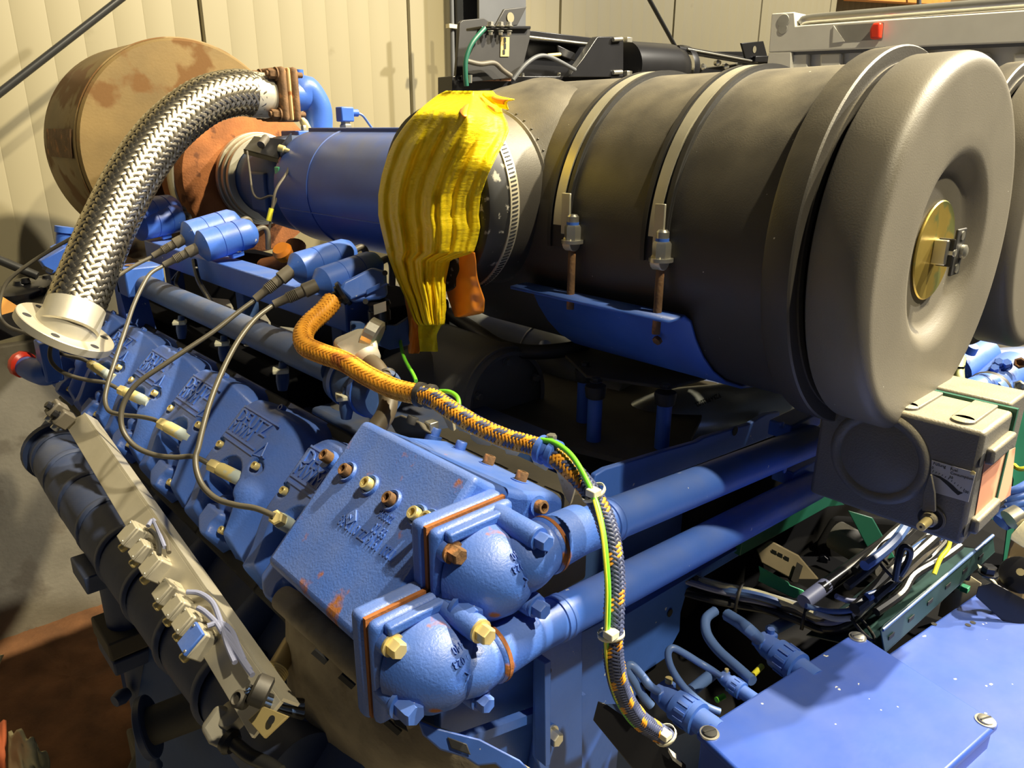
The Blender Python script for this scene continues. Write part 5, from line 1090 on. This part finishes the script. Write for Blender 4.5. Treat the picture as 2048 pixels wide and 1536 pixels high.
ob('unit_pipe', MB().cyl(P(1672, 1070, t=1.50), P(1770, 1125, t=1.42), .030, 24), mat('dusty_grey_pipe', (.11, .105, .095), .7, bump=.2), DU)
ob('unit_bolt', MB().hexh(P(1648, 1120, t=1.54), -ray(1648, 1120), .009, .012), M_BLKP, DU)
ob('back_mass', MB().bx(1.02, 1.9, .64, .80, .9, 1.42), M_MATT, label='rear bulkhead behind the cable looms, painted black as shade', cat='bulkhead', bev=.01)  # blackened to stand for the shade behind the looms

# ================================================================== CABLE LOOMS AND TRAY
TR = thing('cable_tray', 'dark slotted steel cable tray between the gauge housing and the blue boxes', 'cable tray', P(1850, 1230, t=1.2))
tA, tB, tC, tD = P(1762, 1262, t=1.10), P(1986, 1071, t=1.30), P(1990, 1103, t=1.31), P(1770, 1305, t=1.11)
M_TRAY = mat('dark_green_tray', (.02, .05, .05), .4)
td = (tB - tA).normalized(); tn_ = td.cross(EZ).normalized()
ob('tray_side', MB().prism([tA, tA + EZ * .006 + td * .01, tB, tC, tD], tn_ * -.0025), M_TRAY, TR, bev=.0008)
ob('tray_floor', MB().prism([tD, tC, tC + V((-.02, .11, -.02)), tD + V((-.02, .11, -.02))], EZ * -.002), M_TRAY, TR)
for i, f in enumerate((.06, .22, .38, .54, .70, .86)):
    p = tA.lerp(tB, f).lerp(tD.lerp(tC, f), .55)
    s_ = tn_ if tn_.dot(CAM - p) > 0 else -tn_
    ob('slot', MB().box(p + s_ * .0008, td * .008, V((0, 0, .0035)), s_ * .0004), M_DKG, TR)
ob('tray_lip', MB().tube([tA + td * .004, tA.lerp(tB, .5), tB], .0028, 8, 1), M_CBLU, TR)
ob('under_filler', MB().bx(1.06, 2.2, -.15, .60, .85, 1.17), M_MATT, label='black filler box added for the darkness below the cable tray', cat='filler', bev=.01)  # added black box; gives shade under the tray instead of lit floor
random.seed(11)
LM = thing('cable_loom', 'thick loom of black and grey cables winding under the gauge housing', 'cable loom', P(1640, 1260, t=1.2))
base = [(1370, 1168, 1.28), (1440, 1186, 1.25), (1520, 1202, 1.22), (1590, 1224, 1.19), (1650, 1245, 1.17), (1700, 1235, 1.17), (1745, 1195, 1.19), (1800, 1140, 1.22), (1860, 1090, 1.25)]
cols = [M_CBLK, M_CBLK, M_RUB, M_CGRY, M_CBLK, M_TAN, M_CBLK, M_CBLU, M_RUBG, M_CBLK, M_CGRY, M_CBLK, M_WHT, M_CBLK]
for i in range(14):
    ph = random.random() * 6; ox, oy = random.uniform(-8, 8), random.uniform(-14, 16)
    pts = [P(x + ox + 5 * math.sin(ph + j * .9), y + oy + 4 * math.cos(ph + j * .8), t=t + random.uniform(-.02, .02)) for j, (x, y, t) in enumerate(base)]
    ob('loom_cable', MB().tube(pts, random.uniform(.0045, .0085), 8, 5), cols[i], LM)
for i in range(16):
    x0 = random.uniform(1690, 1780); y0 = random.uniform(1130, 1225); t0 = random.uniform(1.12, 1.24)
    pts = [P(x0 + random.uniform(-12, 12) + 38 * j, y0 - 34 * j + random.uniform(-9, 9), t=t0 + .025 * j) for j in range(5)]
    ob('loom_cable', MB().tube(pts, random.uniform(.004, .0095), 8, 5), random.choice([M_CBLK, M_CBLK, M_CBLK, M_CGRY, M_WHT, M_CBLU, M_TAN, M_RUBG]), LM)
for x, y, t in ((1607, 1228, 1.165), (1475, 1194, 1.22), (1722, 1255, 1.13), (1775, 1140, 1.15)):
    p = P(x, y, t=t); d = P(x + 30, y + (10 if x < 1650 else -22), t=t - .01) - p
    ob('loom_tie', MB().lathe(p + ray(x, y).normalized() * .012, d, [(0, .024), (.005, .024)], 18, caps=False), M_RUB, LM, solid=.0015)
ob('loop_cable', MB().tube([P(1790, 1160, t=1.13), P(1797, 1120, t=1.12), P(1805, 1095, t=1.12), P(1820, 1100, t=1.12), P(1815, 1125, t=1.13), P(1800, 1150, t=1.14)], .005, 8, 6), M_CBLK, LM)
lead('earth_wire', 'yellow-green wire in the cable tray below the gauge housing', [(1868, 1148), (1880, 1118), (1895, 1098), (1900, 1080)], 1.17, 1.19, r=.0036, m=M_YW, cat='wire', group=None)
CN = thing('black_conduit', 'glossy black conduit with a blue end sloping up under the gauge housing', 'conduit', P(1650, 1200, t=1.2))
ob('conduit', MB().tube([P(1640, 1180, t=1.18), P(1720, 1122, t=1.24), P(1815, 1055, t=1.30)], .0115, 14, 2), mat('glossy_black', (.012, .012, .014), .2), CN)
ob('blue_end', MB().cyl(P(1608, 1204, t=1.16), P(1652, 1171, t=1.19), .0122, 16), M_CGRY, CN)
for i, (pts, m_) in enumerate((([(1612, 1212), (1655, 1222), (1700, 1221), (1738, 1208)], M_CBLU), ([(1630, 1225), (1670, 1238), (1705, 1236)], M_WHT), ([(1672, 1192), (1700, 1202), (1738, 1200)], M_CGRY))):
    lead('thin_cable', ['thin blue cable arching over the white cables', 'thin white cable in the middle of the loom', 'thin grey cable above the blue one'][i], pts, 1.13, 1.14, r=.0042, m=m_, group='thin cables on top of the loom')
GC = thing('green_clip', 'bright green plastic clip strip in the dark gap', 'clip', P(1570, 1180, t=1.4))
ob('clip_body', MB().prism([P(x, y, t=1.38) for x, y in ((1517, 1131), (1577, 1164), (1580, 1170), (1606, 1180), (1616, 1190), (1588, 1197), (1516, 1162), (1520, 1148))], ray(1560, 1165).normalized() * .02), M_GRNP, GC, bev=.0015)
ob('clip_lip', MB().prism([P(x, y, t=1.375) for x, y in ((1527, 1140), (1576, 1165), (1576, 1169), (1526, 1145))], ray(1560, 1150).normalized() * -.004), M_GRNP, GC)
PD = thing('printed_duct', 'dusty tan duct with faint dark print behind the green clip', 'duct', P(1580, 1150, t=1.5))
ob('duct_face', MB().prism([P(x, y, t=1.47) for x, y in ((1512, 1098), (1540, 1080), (1597, 1110), (1645, 1166), (1640, 1182), (1600, 1168), (1522, 1126))], ray(1580, 1130).normalized() * .05), mat('dusty_tan', (.22, .18, .11), .75, var=.2), PD, bev=.003)
for i, (x, y) in enumerate(((1548, 1104), (1560, 1110), (1573, 1117))): ob('print_mark', MB().box(P(x, y, t=1.468), (P(x + 5, y + 2.5, t=1.468) - P(x, y, t=1.468)), V((0, 0, .004)), ray(x, y).normalized() * .0005), M_INK, PD)
ob('duct_strap', MB().prism([P(x, y, t=1.462) for x, y in ((1582, 1160), (1594, 1124), (1606, 1132), (1594, 1170))], ray(1594, 1150).normalized() * -.003), M_RUB, PD)
VP_ = thing('vent_plate', 'black slotted vent plate deep below the cable loom', 'plate', P(1470, 1300, t=1.4))
ob('plate', MB().prism([P(1330, 1190, t=1.40), P(1560, 1190, t=1.46), P(1700, 1300, t=1.40), P(1560, 1400, t=1.34), P(1330, 1480, t=1.25), P(1240, 1440, t=1.22), P(1240, 1360, t=1.27)], ray(1470, 1300).normalized() * .02), M_MATT, VP_)
va = P(1395, 1330, t=1.375); vb_ = (P(1480, 1285, t=1.40) - va); vc_ = (P(1440, 1375, t=1.36) - va)
for i in range(6):
    for j in range(5):
        p = va + vb_ * (i / 5 + (.08 if j % 2 else 0)) + vc_ * (j / 4 * .9) - ray(1440, 1330).normalized() * .014
        ob('vent_slot', MB().box(p, vb_.normalized() * .007, vc_.normalized() * .0018, ray(1440, 1330).normalized() * .0006), M_RUBG, VP_)

# ================================================================== BLUE ENCLOSURES
bA, bB, bC = P(1392, 1462, Z=1.3), P(1711, 1262, Z=1.3), P(1999, 1446, Z=1.3)
bD = bA + bC - bB; ea = (bB - bA).normalized(); eb = (bC - bB).normalized()
E1 = thing('blue_enclosure', 'blue speckled terminal box in the lower right foreground with three corner screws', 'terminal box', (bA + bC) / 2 - EZ * .13)
ob('lid', MB().prism([bA, bB, bC, bD], EZ * -.012), M_BLUE2, E1, bev=.004, seg=3)
ins = .006; ctr = (bA + bC) / 2
ob('box_body', MB().prism([p + (ctr - p).normalized() * ins - EZ * .0125 for p in (bA, bB, bC, bD)], EZ * -.12), M_BLUE2, E1, bev=.004)
for i, c in enumerate((bA + ea * .012 + eb * .012, bB - ea * .010 + eb * .010, bC - ea * .012 - eb * .012)):
    ob('screw_seat', MB().lathe(c, EZ, [(-.001, .0125), (.0012, .0120), (.0014, .0095)], 24), M_STEEL, E1)
    ob('lid_screw', MB().lathe(c + EZ * .001, EZ, [(0, .0092), (.0025, .0090), (.0035, .007)], 20), M_STEEL if i else M_DKG, E1)
    ob('screw_slot', MB().box(c + EZ * .0046, (ea + eb * .3).normalized() * .008, (eb - ea * .3).normalized() * .0011, EZ * .0004), M_DKG, E1)
zb = 1.262
bE = P(1962, 1180, Z=zb)
E2 = thing('blue_enclosure', 'larger flat blue cover plate at the right edge behind the speckled box', 'terminal box', bE - ea * .2 + eb * .15 - EZ * .12)
q = [bE, bE + eb * .46, bE + eb * .46 - ea * .44, bE - ea * .44]
ob('lid', MB().prism(q, EZ * -.010), M_BLUE2, E2, bev=.004, seg=3)
ob('box_body', MB().prism([p + ((q[0] + q[2]) / 2 - p).normalized() * .008 - EZ * .0105 for p in q], EZ * -.11), M_BLUE2, E2)
for x, y in ((1868, 1248), (1936, 1250), (1946, 1245)): ob('hole', MB().lathe(P(x, y, Z=zb + .0004), EZ, [(0, .0042), (.0003, .0042)], 14), M_DKG, E2)
# round plugs on the near side of the speckled box
def rplug(tail, nose, r, lbl, path, d0, d1, rc, screw):
    a, b = P(*tail, Z=1.285), P(*nose, Z=1.285); d = b - a; L = d.length; K = thing('round_plug', lbl, 'connector', b - EZ * r, 'blue round plugs on the terminal box')
    ob('shell', MB().lathe(a, d, [(-.03, r * .8), (.0, r * .8), (.001, r * 1.05), (L * .12, r * 1.05), (L * .13, r), (L * .55, r), (L * .57, r * .82), (L * .8, r * .78), (L, r * .6)], 28), M_BLUE, K)
    for i in range(12):
        u__, w__ = frame(d); an = 2 * PI * i / 12; ob('knurl', MB().box(a + d.normalized() * L * .28 + (u__ * math.cos(an) + w__ * math.sin(an)) * r, d.normalized() * L * .12, (-u__ * math.sin(an) + w__ * math.cos(an)) * r * .09, (u__ * math.cos(an) + w__ * math.sin(an)) * r * .07), M_BLUE, K)
    ob('cable_saddle', MB().box(b + EZ * r * .35 - d.normalized() * L * .1, d.normalized() * L * .12, d.cross(EZ).normalized() * r * .85, EZ * r * .35), M_BLUE, K, bev=.002)
    ob('saddle_screw', MB().lathe(b + EZ * r * .7 - d.normalized() * L * .1 + d.cross(EZ).normalized() * r * .5, EZ, [(0, r * .25), (r * .3, r * .25)], 10), M_BRASS if screw else M_BLUE, K)
    n = len(path); pts = [P(x, y, t=d0 + (d1 - d0) * i / (n - 1)) for i, (x, y) in enumerate(path)]
    ob('plug_cable', MB().tube([b] + pts, rc, 10, 6), M_CBLU, K)
    return b
rplug((1398, 1440), (1318, 1384), .021, 'large blue round plug nearest the braided conduit', [(1300, 1372), (1284, 1352), (1264, 1331), (1254, 1338), (1268, 1362), (1286, 1392), (1303, 1412)], .93, .93, .0055, True)
rplug((1486, 1384), (1442, 1353), .012, 'small blue round plug in the middle with a looped cable', [(1420, 1338), (1398, 1325), (1364, 1304), (1344, 1296), (1336, 1310), (1345, 1340), (1370, 1376), (1409, 1410), (1440, 1424)], 1.0, .98, .0048, True)
rplug((1598, 1338), (1521, 1282), .022, 'large ribbed blue round plug closest to the cable loom', [(1500, 1262), (1480, 1246), (1455, 1230)], 1.06, 1.12, .0095, False)
for i, (p0, p1, r_) in enumerate((((1382, 1382), (1417, 1354), .0085), ((1540, 1262), (1574, 1244), .0095))):
    ob('blue_stud', MB().lathe(P(*p0, Z=1.25), P(*p1, Z=1.25) - P(*p0, Z=1.25), [(0, r_), (.055, r_), (.06, r_ * .7)], 18), M_CBLU, label=['blue stub bar between the two nearer plugs', 'blue stub bar behind the ribbed plug'][i], cat='stub', group='blue stub bars')
lead('black_lead', 'dark doubled lead looping down behind the ribbed plug', [(1430, 1222), (1412, 1238), (1414, 1268), (1436, 1300), (1475, 1335), (1505, 1362)], 1.15, 1.02, r=.0075, m=M_CBLU, cat='cable', group=None)
for i, (x, y, x2, y2) in enumerate(((1405, 1424, 1420, 1414), (1433, 1400, 1448, 1392), (1506, 1350, 1524, 1332))):
    ob('core_wire', MB().cyl(P(x, y, Z=1.26), P(x2, y2, Z=1.26), .0042, 10), M_GY if i != 2 else M_YW, label=['green wire end closest to the nearest plug', 'green wire end beside the middle plug', 'yellow-green wire end under the ribbed plug'][i], cat='wire', group='green wire ends beside the plugs')
BA = thing('black_angle', 'flat black angle iron at the bottom edge left of the speckled box', 'angle iron', P(1280, 1530, t=.95))
ob('flat', MB().prism([P(x, y, t=.96) for x, y in ((1196, 1402), (1212, 1408), (1300, 1465), (1372, 1530), (1372, 1580), (1300, 1580), (1186, 1440))], ray(1280, 1480).normalized() * .006), M_BLKP, BA, bev=.001)
ob('top_edge', MB().prism([P(x, y, t=.955) for x, y in ((1212, 1408), (1245, 1408), (1300, 1455), (1290, 1462))], ray(1250, 1430).normalized() * .004), M_BLUED, BA)
ob('spacer', MB().box(P(1350, 1515, t=.95), (P(1360, 1522, t=.95) - P(1342, 1508, t=.95)) / 2, V((0, .004, .004)), V((0, 0, .003))), M_WHT, BA)
# ================================================================== RIGHT BANK SEEN BEYOND THE GAUGE HOUSING
RB = thing('far_coolant_tee', 'blue cast tee piece with a bolt boss under the second air filter', 'pipe fitting', P(1945, 760, t=1.9))
ob('tee_body', MB().cyl(P(1905, 745, t=1.85), P(1965, 708, t=1.95), .044, 26), M_BLUE, RB)
ob('tee_boss', MB().lathe(P(1938, 704, t=1.82), EZ + V((-.2, -.4, 0)), [(0, .016), (.02, .014)], 16), M_BLUE, RB)
RB2 = thing('far_flange_cover', 'blue flanged pipe end with three bolts at the right picture edge', 'pipe fitting', P(2010, 790, t=1.8))
ob('pipe_body', MB().cyl(P(1968, 790, t=1.75), P(2024, 738, t=1.85), .046, 26), M_BLUE, RB2)
for x, y in ((1988, 742), (1996, 730), (2012, 732)): ob('bolt', MB().hexh(P(x, y, t=1.76), -ray(x, y) + EZ * .6, .010, .02), M_BLUE, RB2)
ob('low_pipe', MB().cyl(P(1925, 790, t=1.7), P(1978, 768, t=1.75), .030, 22), M_BLUE, RB2)
ob('joint_ring', MB().lathe(P(1976, 784, t=1.73), P(2024, 738, t=1.85) - P(1968, 790, t=1.75), [(0, .047), (.006, .049), (.012, .047)], 26, caps=False), M_RUB, RB2)
YS = thing('yellow_sleeve', 'pale yellow cable sleeve with black rings beside the filter lid', 'cable sleeve', P(1915, 770, t=1.6))
ob('sleeve', MB().tube([P(1918, 716, t=1.62), P(1914, 740, t=1.6), P(1916, 768, t=1.58)], .014, 16, 5), mat('pale_yellow_sleeve', (.80, .80, .30), .5), YS)
for y in (734, 756): ob('ring', MB().lathe(P(1914, y, t=1.598), EZ, [(0, .0148), (.005, .0148)], 16, caps=False), M_CBLK, YS)
for i, (x, y) in enumerate(((2040, 726), (2038, 772), (2003, 786))):
    ob('far_bolt', MB().lathe(P(x, y, t=1.75), -ray(x, y), [(0, .014), (.018, .014), (.02, .010), (.012, .006)], 6 if i < 2 else 14), (M_RUSTB, M_STEEL, M_TAN)[i], label=['rusty bolt head at the right edge under the second filter', 'pale hex nut at the right edge below the rusty bolt', 'small pale pin behind the gauge housing corner'][i], cat='bolt', group='bolts at the right edge')
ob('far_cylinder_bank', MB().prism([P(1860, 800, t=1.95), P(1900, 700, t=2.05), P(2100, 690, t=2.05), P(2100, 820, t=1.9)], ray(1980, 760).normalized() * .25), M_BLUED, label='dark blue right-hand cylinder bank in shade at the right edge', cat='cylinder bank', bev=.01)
ob('black_gasket_plate', MB().prism([P(1862, 788, t=1.45), P(1890, 770, t=1.5), P(1985, 783, t=1.5), P(1960, 796, t=1.45)], EZ * -.01), M_BLKP, label='black plate lying on the rear of the gauge housing', cat='plate', bev=.003)
GF = thing('green_girder', 'green painted girder edge at the right picture border behind the gauge housing', 'girder', P(2040, 900, t=1.45))
ob('frame_web', MB().prism([P(1985, 800, t=1.45), P(2030, 790, t=1.5), P(2100, 830, t=1.5), P(2100, 1120, t=1.5), P(2000, 1160, t=1.5), P(2025, 960, t=1.45)], ray(2040, 950).normalized() * .03), M_GREEN, GF, bev=.002)
ob('frame_wire', MB().tube([P(2028, 930, t=1.30), P(2038, 938, t=1.28), P(2055, 936, t=1.27)], .004, 8, 5), M_YW, GF)
BC = thing('blue_cable_stub', 'blue cables and gland at the right edge below the gauge housing', 'cable gland', P(2020, 1060, t=1.25))
for i, (y0, y1) in enumerate(((985, 965), (1000, 985), (1012, 1000))): ob('cable', MB().tube([P(2012, y0, t=1.25), P(2035, y0 - 6, t=1.24), P(2060, y1, t=1.24)], .0075, 10, 4), M_BLUE, BC)
ob('gland', MB().lathe(P(2000, 1045, t=1.25), P(2040, 1015, t=1.25) - P(2000, 1045, t=1.25), [(0, .016), (.012, .018), (.026, .018), (.03, .014), (.05, .014)], 20), M_BLUE, BC)
ob('clear_ring', MB().lathe(P(2018, 1040, t=1.22), P(2045, 1025, t=1.22) - P(2018, 1040, t=1.22), [(0, .017), (.02, .017)], 20), M_STEEL, BC)
CB = thing('cabinet_bracket', 'tan angled bracket with a black knob at the right picture edge', 'bracket', P(2010, 1220, t=1.25))
ob('bracket_plate', MB().prism([P(x, y, t=1.22) for x, y in ((1990, 1165), (2010, 1140), (2022, 1072), (2034, 1050), (2100, 1050), (2100, 1300), (2030, 1250), (1975, 1205))], ray(2030, 1160).normalized() * .01), mat('brown_tan_paint', (.24, .18, .10), .5), CB, bev=.003)
ob('bracket_top', MB().prism([P(x, y, t=1.20) for x, y in ((2022, 1068), (2048, 1040), (2100, 1030), (2100, 1090), (2048, 1085))], EZ * -.01), M_TAN, CB, bev=.003)
ob('knob', MB().lathe(P(2040, 1150, t=1.21), -ray(2040, 1150), [(0, .030), (.012, .029), (.014, .022)], 28), M_BLKP, CB)
ob('knob_screw', MB().lathe(P(2041, 1144, t=1.19), -ray(2041, 1144), [(0, .006), (.008, .006)], 10), M_BRASS, CB)
ob('base_angle', MB().prism([P(x, y, t=1.19) for x, y in ((1955, 1172), (1985, 1162), (2100, 1225), (2100, 1280), (2040, 1250))], EZ * -.02), M_BLKP, CB, bev=.002)
ob('foot_bolt', MB().hexh(P(1976, 1148, t=1.20), EZ, .011, .012), M_BLKP, CB)
ob('tan_strip', MB().prism([P(1955, 1128, t=1.25), P(1975, 1140, t=1.25), P(1995, 1168, t=1.2), P(1965, 1150, t=1.2)], EZ * -.004), M_TAN, label='pale strip between the cable tray and the tan bracket', cat='strip')
TBK = thing('terminal_strip', 'dusty terminal strip with green pieces beside the cable tray', 'terminal strip', P(1920, 1180, t=1.3))
ob('strip', MB().prism([P(x, y, t=1.33) for x, y in ((1880, 1205), (1935, 1145), (1965, 1165), (1910, 1215))], EZ * -.03), mat('dusty_strip', (.30, .26, .17), .8, var=.3), TBK, bev=.003)
for x, y in ((1915, 1168), (1930, 1177)): ob('green_terminal', MB().box(P(x, y, t=1.31), (.007, 0, 0), (0, .006, 0), (0, 0, .005)), M_GRNP, TBK, bev=.001)
for x, y in ((1902, 1182), (1932, 1158)): ob('terminal_screw', MB().lathe(P(x, y, t=1.305), EZ, [(0, .006), (.01, .006), (.012, .003)], 10), M_RUBG, TBK)

# ================================================================== BLACK STEEL MACHINE BEHIND THE FILTER
BY = 2.55
def PM_(x, y, o=0.0): return P(x, y, Y=BY + o)
BM = thing('black_machine', 'black steel pump frame standing in front of the wall behind the air filter', 'machine', PM_(1150, 190))
def pl_(nm, pts, th, m_, o=0.0, bev=.003, par=None):
    return ob(nm, MB().prism([PM_(x, y, o) for x, y in pts], EY * th), m_, par or BM, bev=bev)
M_BLKS = mat('satin_black_paint', (.035, .034, .034), .45)
pl_('rear_panel', ((912, 160), (920, 45), (926, 40), (968, 36), (980, 44), (982, 150)), .02, M_BLKS, .2)
pl_('front_panel', ((965, 56), (1061, 55), (1060, 78), (1044, 142), (1026, 156), (935, 165), (935, 120)), .03, M_BLKS)
pl_('panel_cap', ((963, 52), (1000, 51), (1062, 52), (1062, 58), (963, 58)), .10, M_BLKP, -.02)
lug = pl_('lifting_lug', ((989, 54), (1009, 18), (1054, 13), (1035, 51)), .012, M_BLKS, .02)
ob('lug_hole', MB().lathe(PM_(1021, 35, .017), -EY, [(0, .020), (.001, .020)], 20), M_WALL, lug)
for x in (981, 1001, 1018):
    ob('cap_bolt', MB().hexh(PM_(x, 53, -.03), EZ, .013, .014), M_STEEL, BM); ob('cap_nut', MB().hexh(PM_(x, 61, -.03), -EZ, .010, .014), M_STEEL, BM)
ob('tag', MB().prism([PM_(1002, 74, -.004), PM_(1019, 74, -.004), PM_(1018, 113, -.004), PM_(1001, 113, -.004)], EY * .002), mat('tan_tag', (.55, .43, .16), .6), BM)
for i, (x, y) in enumerate(((1010, 80), (1010, 92), (1008, 104))): ob('tag_mark', MB().box(PM_(x, y, -.006), (.006, 0, 0), (0, .0004, 0), (0, 0, .009 if i != 1 else .011)), M_INK, BM)
pl_('cross_beam', ((1058, 60), (1190, 76), (1184, 92), (1058, 80)), .08, M_BLKP, .10)
ob('bright_rod', MB().cyl(PM_(1058, 74, .05), PM_(1184, 89, .05), .006, 10), M_STEEL, BM)
pl_('dark_recess', ((1050, 80), (1200, 92), (1190, 155), (1040, 158)), .02, M_BLKP, .18)
pl_('gusset', ((1193, 76), (1196, 73), (1242, 73), (1247, 77), (1247, 154), (1137, 154), (1165, 118)), .04, M_BLKP, -.02)
for y in (79, 145): ob('gusset_bolt', MB().cyl(PM_(1226, y, -.03), PM_(1243, y - 1, -.03), .010, 12), M_STEEL, BM)
for y in (80, 147): ob('gusset_nut', MB().box(PM_(1256, y, -.01), (.02, 0, 0), (0, .012, 0), (0, 0, .012)), M_STEEL, BM, bev=.003)
ta, tb_ = PM_(1248, 132, .05), PM_(1352, 136, .05); tr = pxm(46, ta)
ob('tank', MB().lathe(ta, tb_ - ta, [(0, tr), ((tb_ - ta).length * .8, tr), ((tb_ - ta).length * .95, tr * .93), ((tb_ - ta).length * 1.05, tr * .75), ((tb_ - ta).length * 1.12, tr * .4), ((tb_ - ta).length * 1.14, 0)], 40), M_BLKP, BM)
ob('tank_hoop', MB().lathe(ta + (tb_ - ta) * 1.02, tb_ - ta, [(0, tr * .98), (.02, tr * 1.0), (.05, tr * .98), (.06, tr * .9)], 40, caps=False), M_BLKP, BM)
ob('long_rail', MB().cyl(PM_(1355, 98, .0), PM_(1530, 128, .0), .018, 12), M_BLKP, BM)
ob('rail_edge', MB().cyl(PM_(1375, 98, -.02), PM_(1515, 124, -.02), .005, 8), M_STEEL, BM)
pl_('rear_rail', ((1430, 103), (1488, 103), (1488, 118), (1440, 112)), .03, M_BLKP, .1)
lg2 = pl_('lifting_lug', ((1483, 86), (1527, 82), (1535, 112), (1492, 118)), .012, M_BLKP, -.02)
ob('lug_hole', MB().lathe(PM_(1509, 99, -.0215), -EY, [(0, .019), (.001, .019)], 20), M_WALL, lg2)
pl_('lug_foot', ((1512, 112), (1570, 111), (1572, 124), (1510, 124)), .06, M_BLKP, -.04)
pl_('base_beam', ((905, 152), (1140, 152), (1300, 150), (1560, 118), (1560, 215), (905, 215)), .10, M_BLKP, .04)
for x in range(914, 1010, 12): ob('base_bolt', MB().hexh(PM_(x, 161, .02), EZ, .009, .016), M_BLKP, BM)
ob('copper_bar', MB().prism([PM_(962, 155, .01), PM_(1023, 156, .01), PM_(1022, 162, .01), PM_(955, 162, .01)], EY * .02), mat('copper_bar', (.45, .24, .14), .4, metal=.6), BM)
for x in (972, 985, 998, 1011): ob('copper_bolt', MB().lathe(PM_(x, 156, .01), EZ, [(0, .008), (.012, .006)], 10), M_STEEL, BM)
for x, y in ((1045, 153), (1118, 152), (1147, 151)): ob('stud', MB().lathe(PM_(x, y, .0), EZ, [(0, .009), (.014, .007)], 8), M_STEEL, BM)
for x, y in ((1385, 140), (1400, 134), (1446, 133), (1472, 131), (1430, 126)): ob('valve_fitting', MB().lathe(PM_(x, y, .05), -EY, [(0, .014), (.02, .018), (.035, .010)], 14), M_STEEL, BM)
ob('green_cable', MB().tube([PM_(969, 57, -.04), PM_(945, 85, -.05), PM_(932, 118, -.05), PM_(931, 150, -.05), PM_(933, 172, -.05)], .010, 10, 5), M_GREEN, BM)
ob('green_wire_lug', MB().lathe(PM_(941, 166, -.05), EZ, [(0, .006), (.03, .008)], 10), M_STEEL, BM)
ob('grey_cable', MB().tube([PM_(934, 122, -.03), PM_(960, 128, -.04), PM_(988, 126, -.04), PM_(1005, 140, -.04), PM_(1022, 152, -.04)], .010, 10, 5), M_RUBG, BM)
ob('grey_cable', MB().tube([PM_(1026, 160, -.04), PM_(1050, 130, -.05), PM_(1078, 112, -.05), PM_(1105, 116, -.05), PM_(1150, 140, -.04)], .009, 10, 5), M_COLG, BM)
ob('orange_sensor', MB().cyl(PM_(1095, 111, .02), PM_(1120, 109, .02), .008, 10), M_BRASS, BM)
pl_('small_flag', ((1116, 90), (1150, 106), (1150, 122), (1118, 110)), .01, M_BLKP, .06)

# ================================================================== CONTAINER
CXX = 3.0
def PK(x, y, o=0.0): return P(x, y, X=CXX + o)
K = thing('container', 'light grey steel container with a red lever in its top rail, upper right', 'container', PK(1800, 300))
ob('top_rail', MB().prism([PK(1543, 27), PK(1589, 24), PK(1591, 52), PK(1610, 50), PK(1668, 46), PK(2080, 18), PK(2080, 83), PK(1537, 105)], EX * .10), M_GREY, K, bev=.004)
ob('rail_tube', MB().tube([PK(1598, 49, .03), PK(1615, 40, .04), PK(1680, 34, .04), PK(1850, 20, .04), PK(2080, 2, .04)], .020, 16, 4), M_STEEL, K)
ob('casting_eye', MB().lathe(PK(1567, 42, -.001), -EX, [(0, .026), (.003, .024), (.0035, .018)], 24), mat('eye_pocket', (.36, .35, .31), .6), K)
ob('casting_eye', MB().lathe(PK(1566, 58, -.001), -EX, [(0, .020), (.003, .018)], 24), MATS['eye_pocket'], K)
ob('handle_pocket', MB().prism([PK(1668, 51, -.001), PK(1768, 45, -.001), PK(1765, 79, -.001), PK(1680, 84, -.001), PK(1666, 86, -.001)], -EX * .001), mat('pocket_grey', (.25, .24, .21), .7), K)
ob('pocket_cheek', MB().prism([PK(1668, 51, -.0025), PK(1690, 83, -.0025), PK(1666, 86, -.0025)], -EX * .004), M_GREY, K)
ob('red_lever', MB().prism([PK(1745, 60, -.003), PK(1752, 47, -.003), PK(1768, 46, -.003), PK(1765, 79, -.003), PK(1746, 80, -.003)], -EX * .03), M_RED, K, bev=.008, seg=3)
ob('corner_post', MB().prism([PK(1537, 105, .001), PK(1582, 104, .001), PK(1578, 400, .001), PK(1500, 400, .001)], EX * .10), M_GREY, K, bev=.003)
ob('side_sheet', MB().prism([PK(1580, 100, .05), PK(2100, 80, .05), PK(2100, 420, .05), PK(1570, 420, .05)], EX * .01), M_GREY, K)
ob('rail_shadow_gap', MB().prism([PK(1582, 104, .02), PK(2090, 82, .02), PK(2090, 90, .02), PK(1582, 110, .02)], EX * .02), M_COLG, K)
for i, x in enumerate((1588, 1645, 1722, 1812, 1915, 2030)):
    w_ = 34 + 9 * i
    ob('corrugation', MB().prism([PK(x, 108, .045), PK(x + w_, 106, .045), PK(x + w_, 330, .045), PK(x, 330, .045)], -EX * .025), M_GREY, K, bev=.008)
